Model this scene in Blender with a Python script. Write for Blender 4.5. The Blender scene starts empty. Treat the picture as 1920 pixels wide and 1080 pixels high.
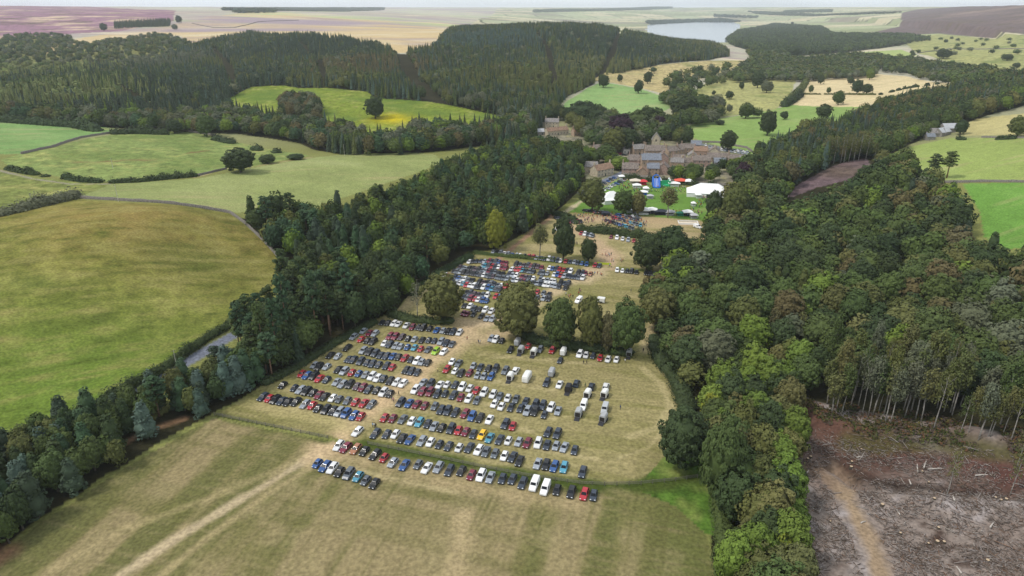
import bpy, math, random
import numpy as np
from mathutils import Vector, Matrix

R = math.radians
scene = bpy.context.scene
COL = scene.collection

# ------------------------------------------------------------------ camera, sky, sun
CAM_H, PITCH, FPX = 115.0, R(22.3), 1280.0
cam_d = bpy.data.cameras.new("camera")
cam = bpy.data.objects.new("camera", cam_d)
COL.objects.link(cam)
cam.location = (0, 0, CAM_H)
cam.rotation_euler = (math.pi / 2 - PITCH, 0, 0)
cam_d.sensor_fit = 'HORIZONTAL'
cam_d.angle = 2 * math.atan(960 / FPX)
cam_d.clip_start, cam_d.clip_end = 1.0, 60000.0
scene.camera = cam

SUN_EL, SUN_AZ = R(54), R(-105)          # azimuth clockwise from +Y: the sun stands left and a little behind
world = bpy.data.worlds.new("World")
scene.world = world
world.use_nodes = True
wn = world.node_tree
bg = wn.nodes["Background"]
sky = wn.nodes.new("ShaderNodeTexSky")
sky.sky_type = 'NISHITA'
sky.sun_disc = False
sky.sun_elevation, sky.sun_rotation = SUN_EL, SUN_AZ
sky.air_density, sky.dust_density, sky.ozone_density = 1.0, 2.0, 1.0
# broken cloud over the clear sky, thicker towards the horizon
tc = wn.nodes.new("ShaderNodeTexCoord")
mp = wn.nodes.new("ShaderNodeMapping"); mp.inputs["Scale"].default_value = (1, 1, 3.2)
cn = wn.nodes.new("ShaderNodeTexNoise"); cn.inputs["Scale"].default_value = 2.6; cn.inputs["Detail"].default_value = 6
cr = wn.nodes.new("ShaderNodeMapRange"); cr.inputs[1].default_value, cr.inputs[2].default_value, cr.inputs[3].default_value, cr.inputs[4].default_value = .34, .58, .72, 1.0
cm = wn.nodes.new("ShaderNodeMix"); cm.data_type = 'RGBA'; cm.inputs[7].default_value = (6.7, 7.2, 7.7, 1)
wn.links.new(tc.outputs["Generated"], mp.inputs["Vector"]); wn.links.new(mp.outputs[0], cn.inputs["Vector"])
wn.links.new(cn.outputs["Fac"], cr.inputs[0]); wn.links.new(cr.outputs[0], cm.inputs[0])
wn.links.new(sky.outputs[0], cm.inputs[6]); wn.links.new(cm.outputs[2], bg.inputs[0])
bg.inputs[1].default_value = 0.13
sun_d = bpy.data.lights.new("sun", 'SUN')
sun_d.energy, sun_d.angle, sun_d.color = 2.5, R(10), (1.0, 0.95, 0.88)
sun = bpy.data.objects.new("sun", sun_d)
COL.objects.link(sun)
_sd = Vector((math.sin(SUN_AZ) * math.cos(SUN_EL), math.cos(SUN_AZ) * math.cos(SUN_EL), math.sin(SUN_EL)))
sun.rotation_euler = _sd.to_track_quat('Z', 'Y').to_euler()
sun.location = _sd * 500
scene.view_settings.view_transform = 'Standard'
scene.view_settings.look = 'None'
scene.view_settings.gamma = 1.0
scene.view_settings.exposure = 0.0
scene.render.engine = 'CYCLES'
cy = scene.cycles
cy.use_denoising = True
cy.max_bounces, cy.diffuse_bounces, cy.glossy_bounces, cy.transmission_bounces, cy.volume_bounces = 6, 3, 2, 2, 1

rng = np.random.default_rng(7)
rnd = random.Random(11)

# ------------------------------------------------------------------ terrain height
SP, CP = math.sin(PITCH), math.cos(PITCH)
def ray(px, py):
    u = (np.asarray(px, float) - 960) / FPX
    v = (np.asarray(py, float) - 540) / FPX
    return u, CP - v * SP, -SP - v * CP
# (px, py, kind, value): kind 'h' = height above the valley floor, 'd' = depth along the view
CTRL = [(960,1080,'h',0),(400,1080,'h',0),(1300,1080,'h',0),(960,800,'h',0),(600,800,'h',0),(1250,800,'h',0),(960,600,'h',0),
 (700,650,'h',0),(1200,600,'h',0),(1050,450,'h',0),(1200,400,'h',0),(1330,430,'h',0),(1250,330,'h',0),(1100,360,'h',0),
 (1350,290,'h',0),(1150,270,'h',0),(1400,250,'h',0),(1550,260,'h',1),(1500,200,'h',0),(1650,160,'h',1),(1350,170,'h',1),
 (330,690,'h',1),(0,900,'h',0),(150,785,'h',2),(60,700,'h',7),(0,560,'h',19),(200,560,'h',14),(400,560,'h',6),(520,510,'h',4),
 (450,402,'h',13),(300,386,'h',19),(150,378,'h',22),(0,400,'h',25),(0,320,'h',20),(200,330,'h',17),(450,315,'h',13),(600,300,'h',10),
 (790,292,'h',6),(150,270,'h',15),(0,230,'h',12),(250,244,'h',8),(400,255,'h',4),(700,272,'h',0),(600,272,'h',0),(860,330,'h',3),(700,395,'h',5),
 (600,190,'h',11),(300,232,'h',5),(850,205,'h',9),(0,110,'d',1300),(300,130,'d',1180),(600,74,'d',1650),(200,85,'d',1600),
 (700,60,'d',2050),(300,35,'d',2600),(100,50,'d',2300),(100,20,'d',3500),(0,11,'d',4600),(350,19,'d',5200),(800,27,'d',4600),(600,19,'d',7000),(960,20,'d',8500),
 (1100,52,'d',1800),(900,58,'d',1850),(1000,120,'d',1220),(1050,205,'h',2),(1230,135,'d',1270),(1300,95,'d',1700),(1340,110,'d',1520),
 (1300,79,'d',2850),(1240,56,'h',-17),(1350,58,'h',-17),(1300,46,'h',-17),(1370,48,'h',-17),(1220,37,'d',7000),(1350,37,'d',7200),(1400,60,'d',3300),(1400,82,'d',2550),
 (1600,80,'d',2450),(1600,50,'d',3900),(1750,62,'d',2500),(1900,42,'d',2600),(1900,12,'d',3700),(1700,19,'d',6000),(1500,18,'d',9500),(1300,20,'d',10000),
 (1150,22,'d',8500),(1850,82,'d',1950),(1700,110,'d',1480),(1850,122,'d',1320),(1550,120,'d',1480),(1450,105,'d',1750),(1900,150,'d',950),(1700,220,'d',700),(1900,220,'d',640),
 (1850,300,'h',14),(1910,400,'h',12),(1910,550,'h',9),(1600,600,'h',5),(1400,600,'h',0),(1600,400,'h',4),(1500,352,'h',3),(1590,315,'h',8),
 (1800,820,'h',4),(1900,1000,'h',2),(1600,1000,'h',0),(1660,862,'h',-1)]
_c = []
for px, py, k, val in CTRL:
    u, dy, dz = ray(px, py)
    d = (CAM_H - val) / -dz if k == 'h' else val
    h = val if k == 'h' else CAM_H + d * dz
    x, y = u * d, dy * d
    _c.append((math.atan2(x, y), math.log(math.hypot(x, y)), h))
_c = np.array(_c)
def _phi(r2):
    return np.where(r2 > 1e-12, r2 * np.log(np.maximum(r2, 1e-12)), 0.0)
_n = len(_c)
_A = np.zeros((_n + 3, _n + 3))
_A[:_n, :_n] = _phi((_c[:, None, 0] - _c[None, :, 0]) ** 2 + (_c[:, None, 1] - _c[None, :, 1]) ** 2) + np.eye(_n) * 2e-4
_A[:_n, _n], _A[:_n, _n + 1:], _A[_n, :_n], _A[_n + 1:, :_n] = 1, _c[:, :2], 1, _c[:, :2].T
_w = np.linalg.solve(_A, np.concatenate([_c[:, 2], np.zeros(3)]))
TH0, TH1, S0, S1 = R(-66), R(66), math.log(30), math.log(16000)
GT, GS = 560, 540
_gt, _gs = np.meshgrid(np.linspace(TH0, TH1, GT), np.linspace(S0, S1, GS), indexing='ij')
_tc = np.clip(_gt, R(-46), R(46))
HG = np.full(_gt.shape, _w[_n]) + _w[_n + 1] * _tc + _w[_n + 2] * _gs
for i in range(_n):
    HG += _w[i] * _phi((_tc - _c[i, 0]) ** 2 + (_gs - _c[i, 1]) ** 2)

def _hash(ix, iy, seed):
    a = (ix.astype(np.int64) * 374761393 + iy.astype(np.int64) * 668265263 + seed * 974634777) & 0x7fffffff
    a = ((a ^ (a >> 13)) * 1274126177) & 0x7fffffff
    return ((a ^ (a >> 16)) & 0xffff) / 65535.0
def vnoise(x, y, seed=0):
    x, y = np.asarray(x, float), np.asarray(y, float)
    ix, iy = np.floor(x), np.floor(y)
    fx, fy = x - ix, y - iy
    fx, fy = fx * fx * (3 - 2 * fx), fy * fy * (3 - 2 * fy)
    a, b, c, d = _hash(ix, iy, seed), _hash(ix + 1, iy, seed), _hash(ix, iy + 1, seed), _hash(ix + 1, iy + 1, seed)
    return (a * (1 - fx) + b * fx) * (1 - fy) + (c * (1 - fx) + d * fx) * fy
def fbm(x, y, seed=0, o=3):
    s, a, t = 0, 1.0, 0
    for k in range(o):
        s = s + a * vnoise(np.asarray(x) * 2 ** k, np.asarray(y) * 2 ** k, seed + k)
        t += a
        a *= .55
    return s / t

def _smooth01(t):
    t = np.clip(t, 0, 1)
    return t * t * (3 - 2 * t)
_gx, _gy = np.exp(_gs) * np.sin(_gt), np.exp(_gs) * np.cos(_gt)
for px, py, hb, wb in ((210,470,6.5,.12), (330,440,3.0,.06), (1080,110,16,.10), (620,110,14,.09), (760,150,-14,.05), (200,170,8,.08), (1000,150,8,.06)):
    u, dy, dz = ray(px, py); d = CAM_H / -dz * .9
    HG += hb * np.exp(-((_gt - math.atan2(u * d, dy * d)) ** 2 + (_gs - math.log(math.hypot(u * d, dy * d))) ** 2) / wb ** 2)
for line, hb, wb in (([(1490,752),(1530,782),(1580,806),(1640,818),(1700,826),(1780,836),(1860,850),(1930,866)], 2.6, .020), ([(1556,850),(1590,868),(1612,890),(1650,905),(1720,912),(1830,925),(1930,942)], -2.4, .011), ([(1640,930),(1740,940),(1860,960)], 1.6, .03)):
    for (xa, ya), (xb, yb) in zip(line[:-1], line[1:]):
        n_ = 8
        for k in range(n_):
            px, py = xa + (xb - xa) * k / n_, ya + (yb - ya) * k / n_
            u, dy, dz = ray(px, py); d = (CAM_H - 1) / -dz
            q_ = hb * np.exp(-((_gt - math.atan2(u * d, dy * d)) ** 2 + (_gs - math.log(math.hypot(u * d, dy * d))) ** 2) / wb ** 2)
            HG += q_ * .22 * (.02 / wb if wb < .02 else 1) * (.6 + .8 * rng.random())
HG = np.clip(HG, -22, 128)
_far = _smooth01((np.exp(_gs) - 350) / 1500)
HG += (fbm(_gx / 60, _gy / 60, 5) - .5) * 1.2 + _far * ((fbm(_gx / 340, _gy / 340, 9) - .5) * 9) * _smooth01((HG - 3) / 25)
HG += ((fbm(_gx / 4.5, _gy / 4.5, 15, 2) - .5) * 1.3) * _smooth01((_gx - 82) / 12) * _smooth01((250 - _gy) / 30)
def hgt(x, y):
    x, y = np.asarray(x, float), np.asarray(y, float)
    a = np.clip((np.arctan2(x, y) - TH0) / (TH1 - TH0) * (GT - 1), 0, GT - 1.001)
    b = np.clip((np.log(np.maximum(np.hypot(x, y), 1)) - S0) / (S1 - S0) * (GS - 1), 0, GS - 1.001)
    i, j = a.astype(int), b.astype(int)
    fa, fb = a - i, b - j
    return (HG[i, j] * (1 - fa) + HG[i + 1, j] * fa) * (1 - fb) + (HG[i, j + 1] * (1 - fa) + HG[i + 1, j + 1] * fa) * fb
def _at_level(pts, z):
    o = []
    for px, py in pts:
        u, dy, dz = ray(px, py)
        d = (CAM_H - z) / -dz
        o.append((u * d, dy * d))
    return np.array(o)
LAKE = _at_level([(1212, 60), (1216, 48), (1235, 42), (1300, 40.5), (1375, 41), (1388, 46), (1376, 60), (1368, 70), (1362, 79), (1330, 80.5), (1290, 76), (1240, 68)], -10)
def _lake_bed():
    global HG
    X, Y = _gx.ravel(), _gy.ravel()
    n = len(LAKE)
    c = np.zeros(len(X), bool)
    for i in range(n):
        (xa, ya), (xb, yb) = LAKE[i], LAKE[(i + 1) % n]
        c ^= ((ya > Y) != (yb > Y)) & (X < (xb - xa) * (Y - ya) / (yb - ya + 1e-12) + xa)
    h = HG.ravel()
    near = (Y > 1700) & (Y < 9000) & (X > 150) & (X < 2600)
    d = np.full(len(X), 1e9)
    idx = np.nonzero(near)[0]
    for i in range(n):
        a, b = LAKE[i], LAKE[(i + 1) % n]
        e = b - a
        t = np.clip(((X[idx] - a[0]) * e[0] + (Y[idx] - a[1]) * e[1]) / (e @ e), 0, 1)
        d[idx] = np.minimum(d[idx], np.hypot(X[idx] - a[0] - t * e[0], Y[idx] - a[1] - t * e[1]))
    sd = np.where(c, -d, d)
    bed = -10 + np.clip(sd * .03, -7, 1e9)
    h = np.where(sd < 900, np.minimum(h, bed + 1), h)
    h = np.where(c, np.minimum(h, bed), h)
    h = np.where(~c & near & (h < -9.3), -9.3, h)
    HG = h.reshape(HG.shape)
_lake_bed()
_ts = np.exp(np.linspace(math.log(60), math.log(15500), 1500))
def ground_at(px, py, lift=0.0):
    """world points where the lines of sight of pixels meet the ground (raised by lift)"""
    px, py = np.atleast_1d(np.asarray(px, float)), np.atleast_1d(np.asarray(py, float))
    out = np.zeros((len(px), 3))
    for k in range(len(px)):
        u, dy, dz = ray(px[k], py[k])
        f = CAM_H + dz * _ts - hgt(u * _ts, dy * _ts) - lift
        neg = np.nonzero(f < 0)[0]
        i = neg[0] if len(neg) else len(_ts) - 1
        if 0 < i and f[i] < 0:
            w = f[i - 1] / (f[i - 1] - f[i])
            t = _ts[i - 1] * (1 - w) + _ts[i] * w
        else:
            t = _ts[i]
        x, y = u * t, dy * t
        out[k] = (x, y, float(hgt(x, y)))
    return out
def g1(px, py, lift=0.0):
    return Vector(ground_at([px], [py], lift)[0])
def to_px(x, y, z):
    x, y, z = np.asarray(x, float), np.asarray(y, float), np.asarray(z, float) - CAM_H
    d = np.maximum(y * CP - z * SP, 1e-3)
    v = -(z * CP + y * SP)
    return 960 + x / d * FPX, 540 + v / d * FPX, d
def wpoly(pts):
    a = np.array(pts, float)
    return ground_at(a[:, 0], a[:, 1])[:, :2]
def pip(X, Y, poly):
    inside = np.zeros(X.shape, bool)
    x0, y0 = poly.min(0)
    x1, y1 = poly.max(0)
    m = np.nonzero((X >= x0) & (X <= x1) & (Y >= y0) & (Y <= y1))[0]
    if not len(m):
        return inside
    xs, ys = X[m], Y[m]
    c = np.zeros(len(m), bool)
    n = len(poly)
    for i in range(n):
        xa, ya = poly[i]
        xb, yb = poly[(i + 1) % n]
        if ya == yb:
            continue
        c ^= ((ya > ys) != (yb > ys)) & (xs < (xb - xa) * (ys - ya) / (yb - ya) + xa)
    inside[m] = c
    return inside
def pline_dist(X, Y, line):
    d = np.full(X.shape, 1e9)
    for (xa, ya), (xb, yb) in zip(line[:-1], line[1:]):
        dx, dy = xb - xa, yb - ya
        t = np.clip(((X - xa) * dx + (Y - ya) * dy) / (dx * dx + dy * dy + 1e-9), 0, 1)
        d = np.minimum(d, np.hypot(X - xa - t * dx, Y - ya - t * dy))
    return d
def resample(line, step):
    line = np.asarray(line, float)
    seg = np.hypot(*(line[1:, :2] - line[:-1, :2]).T)
    s = np.concatenate([[0], np.cumsum(seg)])
    n = max(2, int(round(s[-1] / step)) + 1)
    t = np.linspace(0, s[-1], n)
    return np.stack([np.interp(t, s, line[:, 0]), np.interp(t, s, line[:, 1])], 1)

# ------------------------------------------------------------------ materials
def srgb(r, g, b):
    c = np.array([r, g, b]) / 255.0
    return np.where(c <= .04045, c / 12.92, ((c + .055) / 1.055) ** 2.4)
MATS = {}
def mat(name, color=(.5, .5, .5), rough=.8, spec=.3, metal=0.0, vary=0.0, scale=1.0, src=None, coat=0.0, bump=0.0, emit=None):
    """procedural material: base colour (or object colour / a vertex attribute) broken up by noise"""
    if name in MATS:
        return MATS[name]
    m = bpy.data.materials.new(name)
    m.use_nodes = True
    nt = m.node_tree
    b = nt.nodes["Principled BSDF"]
    b.inputs["Roughness"].default_value = rough
    b.inputs["Specular IOR Level"].default_value = spec
    b.inputs["Metallic"].default_value = metal
    b.inputs["Coat Weight"].default_value = coat
    if src == 'object':
        n = nt.nodes.new("ShaderNodeObjectInfo"); out = n.outputs["Color"]
    elif src:
        n = nt.nodes.new("ShaderNodeAttribute"); n.attribute_name = src; out = n.outputs["Color"]
    else:
        n = nt.nodes.new("ShaderNodeRGB"); n.outputs[0].default_value = (*color[:3], 1); out = n.outputs[0]
    if vary:
        geo = nt.nodes.new("ShaderNodeNewGeometry")
        no = nt.nodes.new("ShaderNodeTexNoise")
        no.inputs["Scale"].default_value = scale
        no.inputs["Detail"].default_value = 3
        nt.links.new(geo.outputs["Position"], no.inputs["Vector"])
        mr = nt.nodes.new("ShaderNodeMapRange")
        mr.inputs[1].default_value, mr.inputs[2].default_value = .3, .7
        mr.inputs[3].default_value, mr.inputs[4].default_value = 1 - vary, 1 + vary
        nt.links.new(no.outputs["Fac"], mr.inputs[0])
        mx = nt.nodes.new("ShaderNodeVectorMath"); mx.operation = 'SCALE'
        nt.links.new(out, mx.inputs[0]); nt.links.new(mr.outputs[0], mx.inputs["Scale"])
        out = mx.outputs[0]
        if bump:
            bp = nt.nodes.new("ShaderNodeBump")
            bp.inputs["Strength"].default_value = 1.0
            bp.inputs["Distance"].default_value = bump
            nt.links.new(no.outputs["Fac"], bp.inputs["Height"])
            nt.links.new(bp.outputs[0], b.inputs["Normal"])
    nt.links.new(out, b.inputs["Base Color"])
    MATS[name] = m
    return m

# ------------------------------------------------------------------ mesh helpers
def np_mesh(name, V, faces, mats, matidx=None, col=None, smooth=False):
    """faces: list of integer arrays (n,k)"""
    me = bpy.data.meshes.new(name)
    V = np.asarray(V, np.float32)
    faces = [np.asarray(f, np.int32) for f in faces if len(f)]
    me.vertices.add(len(V))
    me.vertices.foreach_set("co", V.ravel())
    nl = sum(f.size for f in faces)
    npoly = sum(len(f) for f in faces)
    me.loops.add(nl)
    me.loops.foreach_set("vertex_index", np.concatenate([f.ravel() for f in faces]))
    me.polygons.add(npoly)
    tot = np.concatenate([np.full(len(f), f.shape[1], np.int32) for f in faces])
    st = np.concatenate([[0], np.cumsum(tot)[:-1]]).astype(np.int32)
    me.polygons.foreach_set("loop_start", st)
    me.polygons.foreach_set("loop_total", tot)
    if matidx is not None:
        me.polygons.foreach_set("material_index", np.asarray(matidx, np.int32))
    if smooth:
        me.polygons.foreach_set("use_smooth", np.ones(npoly, bool))
    if col is not None:
        a = me.color_attributes.new("col", 'FLOAT_COLOR', 'POINT')
        c = np.ones((len(V), 4), np.float32)
        c[:, :3] = col
        a.data.foreach_set("color", c.ravel())
    for m in (mats if isinstance(mats, (list, tuple)) else [mats]):
        me.materials.append(m)
    me.update()
    me.validate()
    return me
class MB:
    """collects shapes; build() links them as one mesh object"""
    def __init__(s):
        s.v, s.f, s.m = [], [], []
    def face(s, pts, m=0):
        b = len(s.v)
        s.v += [tuple(p) for p in pts]
        s.f.append(tuple(range(b, b + len(pts)))); s.m.append(m)
    def box(s, c, size, m=0, rz=0.0, taper=1.0):
        x, y, z = (q / 2 for q in size)
        ca, sa = math.cos(rz), math.sin(rz)
        b = len(s.v)
        for k in (-1, 1):
            t = taper if k > 0 else 1.0
            for i, j in ((-1, -1), (1, -1), (1, 1), (-1, 1)):
                a, d = i * x * t, j * y * t
                s.v.append((c[0] + a * ca - d * sa, c[1] + a * sa + d * ca, c[2] + k * z))
        for q in ((0, 3, 2, 1), (4, 5, 6, 7), (0, 1, 5, 4), (1, 2, 6, 5), (2, 3, 7, 6), (3, 0, 4, 7)):
            s.f.append(tuple(b + i for i in q)); s.m.append(m)
    def loft(s, rings, m=0, cap=True):
        b = len(s.v)
        n = len(rings[0])
        for r in rings:
            s.v += [tuple(p) for p in r]
        for i in range(len(rings) - 1):
            for j in range(n):
                s.f.append((b + i * n + j, b + i * n + (j + 1) % n, b + (i + 1) * n + (j + 1) % n, b + (i + 1) * n + j)); s.m.append(m)
        if cap:
            s.f.append(tuple(b + j for j in range(n))[::-1]); s.m.append(m)
            e = b + (len(rings) - 1) * n
            s.f.append(tuple(e + j for j in range(n))); s.m.append(m)
    def tube(s, path, rad, n=6, m=0):
        rings = []
        for i, p in enumerate(path):
            p = Vector(p)
            a = Vector(path[max(i - 1, 0)]); c = Vector(path[min(i + 1, len(path) - 1)])
            d = (c - a).normalized()
            u = d.orthogonal().normalized(); w = d.cross(u)
            r = rad[i] if isinstance(rad, (list, tuple)) else rad
            rings.append([p + (u * math.cos(2 * math.pi * k / n) + w * math.sin(2 * math.pi * k / n)) * r for k in range(n)])
        s.loft(rings, m)
    def cyl(s, c, r, h, n=12, axis='z', m=0, r2=None):
        r2 = r if r2 is None else r2
        rings = []
        for t, q in ((-h / 2, r), (h / 2, r2)):
            ring = []
            for k in range(n):
                a, d = q * math.cos(2 * math.pi * k / n), q * math.sin(2 * math.pi * k / n)
                o = {'z': (a, d, t), 'x': (t, a, d), 'y': (d, t, a)}[axis]
                ring.append((c[0] + o[0], c[1] + o[1], c[2] + o[2]))
            rings.append(ring)
        s.loft(rings, m)
    def mesh(s, name, mats, smooth=False):
        me = bpy.data.meshes.new(name)
        me.from_pydata(s.v, [], s.f)
        for m in (mats if isinstance(mats, (list, tuple)) else [mats]):
            me.materials.append(m)
        me.polygons.foreach_set("material_index", s.m)
        if smooth:
            me.polygons.foreach_set("use_smooth", [True] * len(s.f))
        me.update()
        return me
    def build(s, name, mats, parent=None, smooth=False):
        return link(name, s.mesh(name, mats, smooth), parent)
def link(name, me, parent=None):
    o = bpy.data.objects.new(name, me)
    COL.objects.link(o)
    if parent is not None:
        o.parent = parent
    return o
def tag(o, label=None, cat=None, group=None, kind=None):
    if label: o["label"] = label
    if cat: o["category"] = cat
    if group: o["group"] = group
    if kind: o["kind"] = kind
    return o
def thing(name, loc, rz, label, cat, group=None):
    o = bpy.data.objects.new(name, None)
    o.empty_display_size = .5
    COL.objects.link(o)
    o.location = loc
    o.rotation_euler = (0, 0, rz)
    return tag(o, label, cat, group)
def copy_thing(src, loc, rz, scale=(1, 1, 1), label=None, group=None):
    """a copy of a thing with copies of its parts and sub-parts"""
    r = src.copy(); COL.objects.link(r)
    r.location, r.rotation_euler, r.scale = loc, (0, 0, rz), scale
    if label: r["label"] = label
    if group: r["group"] = group
    for ch in src.children:
        c = ch.copy(); COL.objects.link(c); c.parent = r
        for g in ch.children:
            d = g.copy(); COL.objects.link(d); d.parent = c
    return r

# ------------------------------------------------------------------ ground: fields, moor, woodland floor, tracks
REG = []            # (object name, label, polygons in world xy, base colour, noise style)
def region(name, label, polys, color, style='grass'):
    REG.append((name, label, [wpoly(p) for p in polys], srgb(*color), style))
WOOD_LEFT = [(-120,1110),(-40,1060),(0,1035),(60,980),(150,925),(190,895),(235,872),(300,828),(380,786),(410,768),(440,755),(520,705),(560,680),(620,640),(700,600),(745,580),
 (770,548),(820,505),(880,475),(930,467),(1000,428),(1040,400),(1062,380),(1085,358),(1100,338),(1095,318),(1075,302),(1010,280),(952,284),(890,304),(832,336),(760,372),(700,395),(600,418),(520,415),(448,408),
 (500,455),(538,503),(520,560),(470,620),(430,690),(400,722),(350,752),(290,785),(230,812),(150,838),(60,862),(-60,900)]
WOOD_HILL = [(-260,225),(0,225),(60,228),(150,235),(220,240),(330,248),(440,250),(560,268),(600,283),(640,290),(700,292),(760,290),(820,284),(880,276),(960,270),(1005,255),
 (1015,235),(1045,205),(1062,182),(1110,160),(1130,142),(1240,120),(1330,113),(1368,106),(1352,92),(1222,68),(1100,54),(1000,53),(882,56),(812,97),(790,98),(760,102),(742,100),(700,88),(600,74),(470,66),(370,90),(280,125),(200,130),(90,140),(0,150),(-260,160)]
CLEAR = [(420,189),(470,163),(530,160),(560,165),(620,165),(690,172),(702,184),(800,190),(930,216),(940,232),(900,248),(775,242),(752,270),(690,266),(670,250),(590,241),(500,226),(440,213)]
WOOD_RIGHT = [(1222,610),(1232,660),(1262,700),(1298,770),(1262,830),(1252,880),(1290,890),(1326,930),(1334,1000),(1334,1080),(1330,1300),(1480,1300),(1482,1080),(1478,940),(1484,850),(1476,770),(1478,742),
 (1560,775),(1650,790),(1750,806),(1880,835),(2150,880),(2250,700),(2200,560),(1990,540),(1890,508),(1850,492),(1815,472),(1803,440),(1795,408),(1748,356),(1690,325),(1640,305),(1690,278),(1745,252),(1800,235),(1850,217),(1930,196),(2150,180),(2150,140),
 (1925,148),(1800,172),(1680,198),(1600,236),(1500,254),(1445,285),(1412,320),(1385,352),(1345,405),(1385,440),(1335,432),(1330,462),(1300,478),(1255,500),(1242,530),(1226,565)]
WOOD_MIX = [(-260,70),(0,72),(60,66),(130,68),(150,85),(230,75),(300,64),(330,72),(370,90),(280,125),(200,130),(90,140),(0,150),(-260,160)]
WOOD_FAR = [(1362,76),(1380,88),(1420,102),(1480,106),(1560,101),(1640,92),(1745,76),(1700,68),(1560,66),(1540,52),(1450,46),(1382,60)]
WOOD_BAND = [(1395,125),(1500,142),(1575,147),(1640,122),(1700,137),(1790,146),(1855,150),(1860,140),(1760,128),(1690,118),(1600,108),(1480,118),(1420,112)]
region("moor", "pale far moor and upland fields fading towards the horizon", [], (168,164,146), 'moor')
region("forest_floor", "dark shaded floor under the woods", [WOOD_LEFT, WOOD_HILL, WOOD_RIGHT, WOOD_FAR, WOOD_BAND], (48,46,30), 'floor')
region("bracken_slope", "bracken and rough grass on the moor edge at left", [WOOD_MIX], (112,112,66), 'rough')
region("heather_moor", "purple heather moor on the skyline at left", [[(-400,8),(0,10),(330,20),(325,40),(230,58),(120,64),(0,72),(-400,80)]], (138,104,118), 'heather')
region("dry_moor_grass", "bleached tan moor grass above the plantation", [[(325,46),(480,22),(700,38),(885,46),(882,62),(812,97),(742,100),(700,88),(600,74),(470,66),(370,86),(335,66),(255,72),(130,92),(70,106),(100,80),(215,62)]], (188,166,124), 'moor')
region("heather_hill", "dark purple heather hill on the skyline at right", [[(1690,24),(1910,6),(2300,2),(2300,66),(1920,64),(1760,63),(1690,66),(1640,60),(1690,40)]], (100,84,84), 'heather')
region("hill_pasture", "big rough green pasture sloping up at left", [[(-500,430),(-60,410),(0,402),(60,388),(142,374),(250,380),(430,400),(500,457),(536,502),(520,542),(440,602),(380,637),(300,694),(200,750),(110,795),(0,838),(-500,1000)]], (114,116,58), 'rough')
region("bright_pasture", "smooth bright green field beyond the knoll at left", [[(-400,212),(0,217),(100,226),(200,239),(236,245),(150,259),(100,276),(40,289),(-400,300)]], (112,142,82), 'smooth')
region("knoll_pasture", "rounded green knoll inside a curving stone wall", [[(0,300),(30,291),(100,278),(160,261),(240,247),(330,245),(400,255),(435,265),(560,287),(578,292),(480,311),(420,318),(360,331),(210,341),(110,331),(20,313)]], (120,134,76), 'rough')
region("crest_pasture", "yellow green field with a crest in front of the plantation", [[(0,334),(60,347),(150,372),(250,378),(430,397),(520,400),(600,385),(700,352),(830,305),(816,290),(760,286),(650,289),(580,297),(450,319),(370,335),(200,346)]], (132,140,86), 'smooth')
region("rough_strip", "rough green strip below the hedges at far left", [[(-400,318),(0,320),(60,332),(205,346),(150,368),(140,372),(60,386),(0,400),(-400,425)]], (112,120,64), 'rough')
region("wood_glade", "sunlit grass glade inside the hillside plantation", [CLEAR], (112,126,46), 'rough')
region("hay_field", "mown hay field in the foreground with dry stripes", [[(-300,1250),(0,1045),(60,990),(150,935),(190,905),(300,840),(402,784),(615,826),(690,838),(1000,897),(1090,912),(1190,915),(1270,945),(1325,1005),(1348,1100),(1360,1700),(-700,1700)]], (128,119,78), 'hay')
region("car_park_field", "mown dry field used as the show car park", [[(402,780),(440,757),(520,707),(620,642),(700,602),(745,582),(770,550),(820,507),(890,472),(960,481),(1100,496),(1140,499),(1242,511),(1240,540),(1225,600),(1232,660),(1265,710),(1290,780),(1265,840),(1225,882),(1190,905),(1090,908),(1000,893),(690,833),(615,820)]], (144,134,92), 'park')
region("middle_field", "dry tan field between the tree line and the long hedge", [[(930,470),(1000,427),(1040,407),(1090,426),(1100,436),(1340,463),(1320,500),(1242,509),(1100,493),(960,478)]], (162,148,108), 'park')
region("vintage_field", "trampled tan field in front of the show ring", [[(1040,404),(1062,399),(1120,402),(1200,406),(1310,413),(1376,440),(1372,456),(1340,461),(1100,433),(1080,418)]], (166,148,112), 'park')
region("show_ring_lawn", "vivid green lawn of the show ring", [[(1060,398),(1078,380),(1125,352),(1160,336),(1200,341),(1290,352),(1340,372),(1372,400),(1345,425),(1310,412),(1200,404),(1120,400)]], (96,128,56), 'smooth')
region("village_ground", "stone coloured yards between the village houses", [[(1100,336),(1135,350),(1160,336),(1400,348),(1420,305),(1400,276),(1290,262),(1150,268),(1000,222),(985,250),(1085,300)]], (128,122,104), 'rough')
region("grass_verge", "lush green verge beside the big dark tree", [[(1195,918),(1215,890),(1235,868),(1262,835),(1310,850),(1360,925),(1364,1012),(1322,1000),(1268,950)]], (80,108,42), 'rough')
region("clearcut", "felled woodland covered in grey brown brash", [[(1478,736),(1560,764),(1650,778),(1750,792),(1880,818),(2300,850),(3600,1500),(1484,1500),(1482,1080),(1478,940),(1484,850),(1476,770)]], (130,118,110), 'brash')
region("heather_bank", "bare purple brown bank below the birches at right", [[(1470,372),(1490,350),(1540,322),(1580,305),(1625,296),(1632,310),(1590,338),(1530,352),(1490,368)]], (98,82,84), 'heather')
region("valley_pasture", "smooth green field on the slope above the village", [[(1045,218),(1060,192),(1100,166),(1130,153),(1200,166),(1257,186),(1257,202),(1180,242),(1130,228),(1080,227)]], (124,152,92), 'smooth')
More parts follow.
